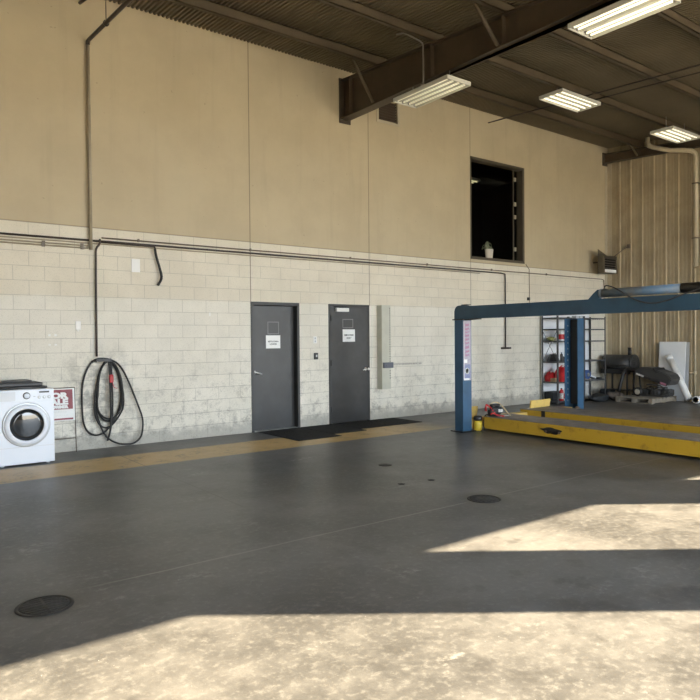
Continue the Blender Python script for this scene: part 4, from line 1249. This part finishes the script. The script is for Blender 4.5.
mb = MB(); mb.blob((15.20, 9.17, .085), .20, .13, .10, 21, .35); mb.blob((15.25, 9.05, .07), .12, .07, .085, 22, .4)
solo(mb, 'rag_heap', 'rag', 'heap of brown rags on the floor beside the pallet', 'rags')
mb = MB()
mb.blob((14.68, 9.27, .09), .34, .15, .11, 31, .2)
solo(mb, 'duffel_bag', 'bag', 'dark slack bag on the floor in front of the corner shelving', 'bag')
mb = MB(); mb.box(15.40, 15.62, 9.40, 9.72, .001, .24, .03)
solo(mb, 'dark_crate', 'bag', 'dark low crate on the floor between corner shelving and grill', 'crate')

def leaning(y0, y1, xb, xt, h, th, name, m, label):
    mb = MB()
    n = Vector((h, 0, -(xt - xb))).normalized()
    A = [Vector((xb, y0, .003)), Vector((xb, y1, .003)), Vector((xt, y1, h)), Vector((xt, y0, h))]
    B = [p - n * th for p in A]
    dz = min(p.z for p in A + B)
    if dz < .002:
        for p in A + B:
            p.z += .002 - dz
    A = [mb.bm.verts.new(p) for p in A]; B = [mb.bm.verts.new(p) for p in B]
    mb.bm.faces.new(A); mb.bm.faces.new(B[::-1])
    for i in range(4):
        mb.bm.faces.new((A[i], A[(i + 1) % 4], B[(i + 1) % 4], B[i]))
    return solo(mb, name, m, label, 'panel')
leaning(7.90, 8.55, 16.10, 16.215, 1.44, .018, 'leaning_sheet', 'board', 'tall white panel leaning on the ribbed metal wall')
leaning(7.84, 8.60, 16.175, 16.258, 1.43, .012, 'leaning_sheet', 'boarddim', 'grey sheet leaning just behind the white panel')
T = thing('pvc_pipe', (15.87, 7.66, 0), 'thick white plastic pipe leaning diagonally across the white panel', 'pipe')
mb = MB(); mb.cyl((15.86, 7.66, .075), (16.03, 8.24, 1.09), .078, n=24); fin(mb, 'pipe_body', 'pvc', T)
mb = MB(); mb.cyl((16.0164, 8.1936, .9988), (16.0334, 8.2516, 1.1003), .085, n=24); fin(mb, 'coupling', 'pvc', T)
T = thing('pvc_offcut', (15.9, 7.4, 0), 'short white plastic pipe piece lying on the floor at the right edge', 'pipe')
mb = MB()
mb.lathe([(.066, -.2), (.085, -.2), (.085, .2), (.066, .2), (.066, -.2)], (15.95, 7.46, .087), 'X', 24); fin(mb, 'pipe_body', 'pvc', T)
T = thing('standpipe', (16.235, 7.72, 0), 'thin painted standpipe on the ribbed wall right of the white panel', 'pipe')
mb = MB(); mb.tube([(16.235, 7.70, .01), (16.235, 7.70, 3.2)], .022, 10); fin(mb, 'upright', 'pvctan', T)
mb = MB(); mb.tube([(16.235, 7.70, .69), (16.235, 7.83, .69)], .016, 8); mb.cyl((16.235, 7.70, .65), (16.235, 7.70, .73), .032, n=12); fin(mb, 'side_branch', 'pvctan', T)

# cream drain pipe coming from the roof
T = thing('roof_drain_pipe', (16.0, 7.65, 3.3), 'cream plastic roof drain pipe bending out and down the ribbed wall', 'pipe')
mb = MB(); mb.tube([(15.90, 8.70, deck_z(8.7) - .02), (15.90, 8.70, 6.38), (15.90, 8.67, 6.30), (15.91, 8.58, 6.25), (15.94, 8.36, 6.16), (15.98, 8.18, 6.09), (16.05, 7.85, 6.03), (16.10, 7.73, 6.00), (16.15, 7.67, 5.94), (16.17, 7.65, 5.85), (16.17, 7.65, 3.25)], .055, 14)
fin(mb, 'drain_run', 'pvctan', T)
for z_ in (5.2, 3.9):
    mb = MB(); mb.box(16.10, 16.262, 7.58, 7.72, z_, z_ + .03); fin(mb, 'clip', 'pipebrown', T)

# unit heater in the corner
T = thing('unit_heater', (15.66, 9.75, 3.2), 'brown louvred unit heater hung high in the corner', 'heater')
hx0, hx1, hy0, hy1, hz0, hz1 = 15.38, 15.98, 9.60, 9.76, 3.21, 3.66
mb = MB()
mb.box(hx0, hx1, hy0 + .02, hy1, hz0, hz1, .006)
for a, b, c, d in ((hx0, hx0 + .05, hz0, hz1), (hx1 - .04, hx1, hz0, hz1), (hx0 + .05, hx1 - .04, hz1 - .05, hz1), (hx0 + .05, hx1 - .04, hz0, hz0 + .02)):
    mb.box(a, b, hy0 - .02, hy0 + .0195, c, d)
case = fin(mb, 'heater_case', 'heater', T)
mb = MB(); mb.box(hx0 + .051, hx1 - .041, hy0 + .012, hy0 + .0195, hz0 + .021, hz1 - .051); fin(mb, 'grille_back', 'dark', case)
for k in range(5):
    z_ = hz0 + .125 + k * .062
    mb = MB(); mb.box(hx0 + .052, hx1 - .042, hy0 - .022, hy0 + .01, z_, z_ + .008, rot=Matrix.Rotation(.5, 4, 'X')); fin(mb, 'louver', 'heater', case)
mb = MB(); mb.box(hx0 + .052, hx1 - .042, hy0 - .024, hy0 - .005, hz0 + .022, hz0 + .10, .002); lab = fin(mb, 'white_nameplate', 'plate', case)
mb = MB(); mb.prism([(15.38, 3.662), (15.86, 3.662), (15.38, 3.83)], 9.74, 9.75, 'Y'); mb.box(15.60, 15.64, 9.762, WY - .003, 3.5, 3.54); fin(mb, 'wall_bracket', 'heater', T)
mb = MB(); mb.tube([(15.96, 9.66, 3.66), (16.12, 9.5, 3.84), (16.25, 9.42, 3.93)], .014, 7); mb.box(16.22, 16.262, 9.36, 9.44, 3.88, 3.98); fin(mb, 'feed_conduit', 'pipebrown', T)

# ------------------------------------------------------------------ ceiling lights
def fixture(x0, x1, y0, y1, z, along, ntube, m, hang, label, pos=None):
    T = thing('ceiling_light', ((x0 + x1) / 2, (y0 + y1) / 2, z), label, 'ceiling light', 'fluorescent lights under the roof')
    mb = MB()
    mb.box(x0, x1, y0, y1, z + .055, z + .062)
    t = .012
    # sloping rims
    mb.box(x0, x0 + t, y0, y1, z, z + .055); mb.box(x1 - t, x1, y0, y1, z, z + .055)
    mb.box(x0 + t, x1 - t, y0, y0 + t, z, z + .055); mb.box(x0 + t, x1 - t, y1 - t, y1, z, z + .055)
    cx_, cy_ = (x0 + x1) / 2, (y0 + y1) / 2
    if along == 'Y':
        mb.box(cx_ - .07, cx_ + .07, y0 + .1, y1 - .1, z + .062, z + .10)
    else:
        mb.box(x0 + .1, x1 - .1, cy_ - .07, cy_ + .07, z + .062, z + .10)
    # ridges between the tubes
    for k in range(ntube - 1):
        f = (k + 1) / ntube
        if along == 'Y':
            xx = x0 + (x1 - x0) * f
            mb.prism([(xx - .04, z + .055), (xx + .04, z + .055), (xx, z + .022)], y0 + t, y1 - t, 'Y')
        else:
            yy = y0 + (y1 - y0) * f
            mb.prism([(yy - .04, z + .055), (yy + .04, z + .055), (yy, z + .022)], x0 + t, x1 - t, 'X')
    fin(mb, 'reflector', 'fix', T)
    for k in range(ntube):
        f = pos[k] if pos else (k + .5) / ntube
        mb = MB()
        if along == 'Y':
            xx = x0 + (x1 - x0) * f
            mb.cyl((xx, y0 + .045, z + .026), (xx, y1 - .045, z + .026), .014, n=12)
            tb = fin(mb, 'tube', m, T)
            for yy in (y0 + .026, y1 - .044):
                mb = MB(); mb.box(xx - .018, xx + .018, yy, yy + .018, z + .008, z + .054); fin(mb, 'lamp_holder', 'steel', tb)
        else:
            yy = y0 + (y1 - y0) * f
            mb.cyl((x0 + .045, yy, z + .026), (x1 - .045, yy, z + .026), .014, n=12)
            tb = fin(mb, 'tube', m, T)
            for xx in (x0 + .026, x1 - .044):
                mb = MB(); mb.box(xx, xx + .018, yy - .018, yy + .018, z + .008, z + .054); fin(mb, 'lamp_holder', 'steel', tb)
    for (a, b) in (((cx_, y0 + .2), (cx_, y1 - .2)) if along == 'Y' else ((x0 + .2, cy_), (x1 - .2, cy_))):
        mb = MB(); mb.cyl((a, b, z + .10), (a, b, hang(b)), .006, n=6)
        mb.box(a - .02, a + .02, b - .02, b + .02, z + .10, z + .115); fin(mb, 'hanger', 'steel', T)
fixture(7.17, 7.68, 7.02, 8.25, 5.45, 'Y', 4, 'tubedim', lambda y: 5.688, 'dim fluorescent light hanging under the big beam near the back wall')
fixture(7.31, 7.83, 3.88, 5.05, 5.48, 'Y', 4, 'tube', lambda y: 5.688, 'bright fluorescent light under the big beam at the top edge of the photo', (.15, .32, .68, .85))
fixture(10.52, 11.76, 7.38, 7.90, 6.09, 'X', 4, 'tube', lambda y: deck_z(y) - .012, 'bright fluorescent light under the roof above the upper window')
fixture(14.28, 15.50, 7.24, 7.76, 6.07, 'X', 4, 'tube', lambda y: deck_z(y) - .012, 'bright fluorescent light under the roof nearest the ribbed metal wall')
mb = MB(); mb.tube([(7.0, 7.97, 6.40), (7.1, 7.88, 6.42), (7.2, 7.82, 6.36), (7.36, 7.76, 6.30), (7.375, 7.75, 6.22), (7.375, 7.75, 5.62)], .013, 8, 1); mb.box(7.345, 7.395, 7.715, 7.785, 5.57, 5.63)
solo(mb, 'light_conduit', 'galv', 'thin galvanised conduit bending down the big beam to the dim light', 'conduit')

# ------------------------------------------------------------------ daylight
W = bpy.data.worlds.new('sky')
S.world = W
W.use_nodes = True
nt = W.node_tree
bg = nt.nodes['Background']
bg.inputs[0].default_value = (.80, .90, 1.0, 1)
bg.inputs[1].default_value = 7.6
sun = bpy.data.lights.new('sun', 'SUN')
sun.energy = 42.
sun.angle = math.radians(.35)
sun.color = (1., .82, .56)
so = bpy.data.objects.new('sun', sun)
C.objects.link(so)
el = math.radians(24.)
d = Vector((-.80 * math.cos(el), .60 * math.cos(el), -math.sin(el)))
so.rotation_euler = d.to_track_quat('-Z', 'Y').to_euler()
so.location = (20, -20, 15)
for i, (a, b) in enumerate([q[:2] for q in BAYS]):
    L = bpy.data.lights.new('door_portal', 'AREA')
    L.shape = 'RECTANGLE'
    L.size = b - a
    L.size_y = HD
    L.cycles.is_portal = True
    o = bpy.data.objects.new('door_portal', L)
    C.objects.link(o)
    o.location = ((a + b) / 2, FY - .26, HD / 2)
    o.rotation_euler = Vector((0, 1, 0)).to_track_quat('-Z', 'Y').to_euler()

# ------------------------------------------------------------------ camera
F, yaw, pitch, roll, hgt = 662.53, .647607, .017765, -.008491, 1.597
f = Vector((math.sin(yaw) * math.cos(pitch), math.cos(yaw) * math.cos(pitch), -math.sin(pitch)))
r0 = Vector((math.cos(yaw), -math.sin(yaw), 0))
u0 = r0.cross(f)
r = r0 * math.cos(roll) + u0 * math.sin(roll)
u = -r0 * math.sin(roll) + u0 * math.cos(roll)
cam = bpy.data.cameras.new('camera')
cam.sensor_width = 36.
cam.lens = 36. * F / 700.
cam.clip_start = .05
co = bpy.data.objects.new('camera', cam)
C.objects.link(co)
mw = Matrix(((r.x, u.x, -f.x, 0), (r.y, u.y, -f.y, 0), (r.z, u.z, -f.z, hgt), (0, 0, 0, 1)))
co.matrix_world = mw
S.camera = co

S.view_settings.view_transform = 'Standard'
S.view_settings.look = 'None'
S.view_settings.exposure = .8
S.view_settings.gamma = 1.
S.view_settings.use_curve_mapping = False
S.cycles.use_denoising = True
S.cycles.max_bounces = 10
S.cycles.diffuse_bounces = 6
S.cycles.sample_clamp_indirect = 8.
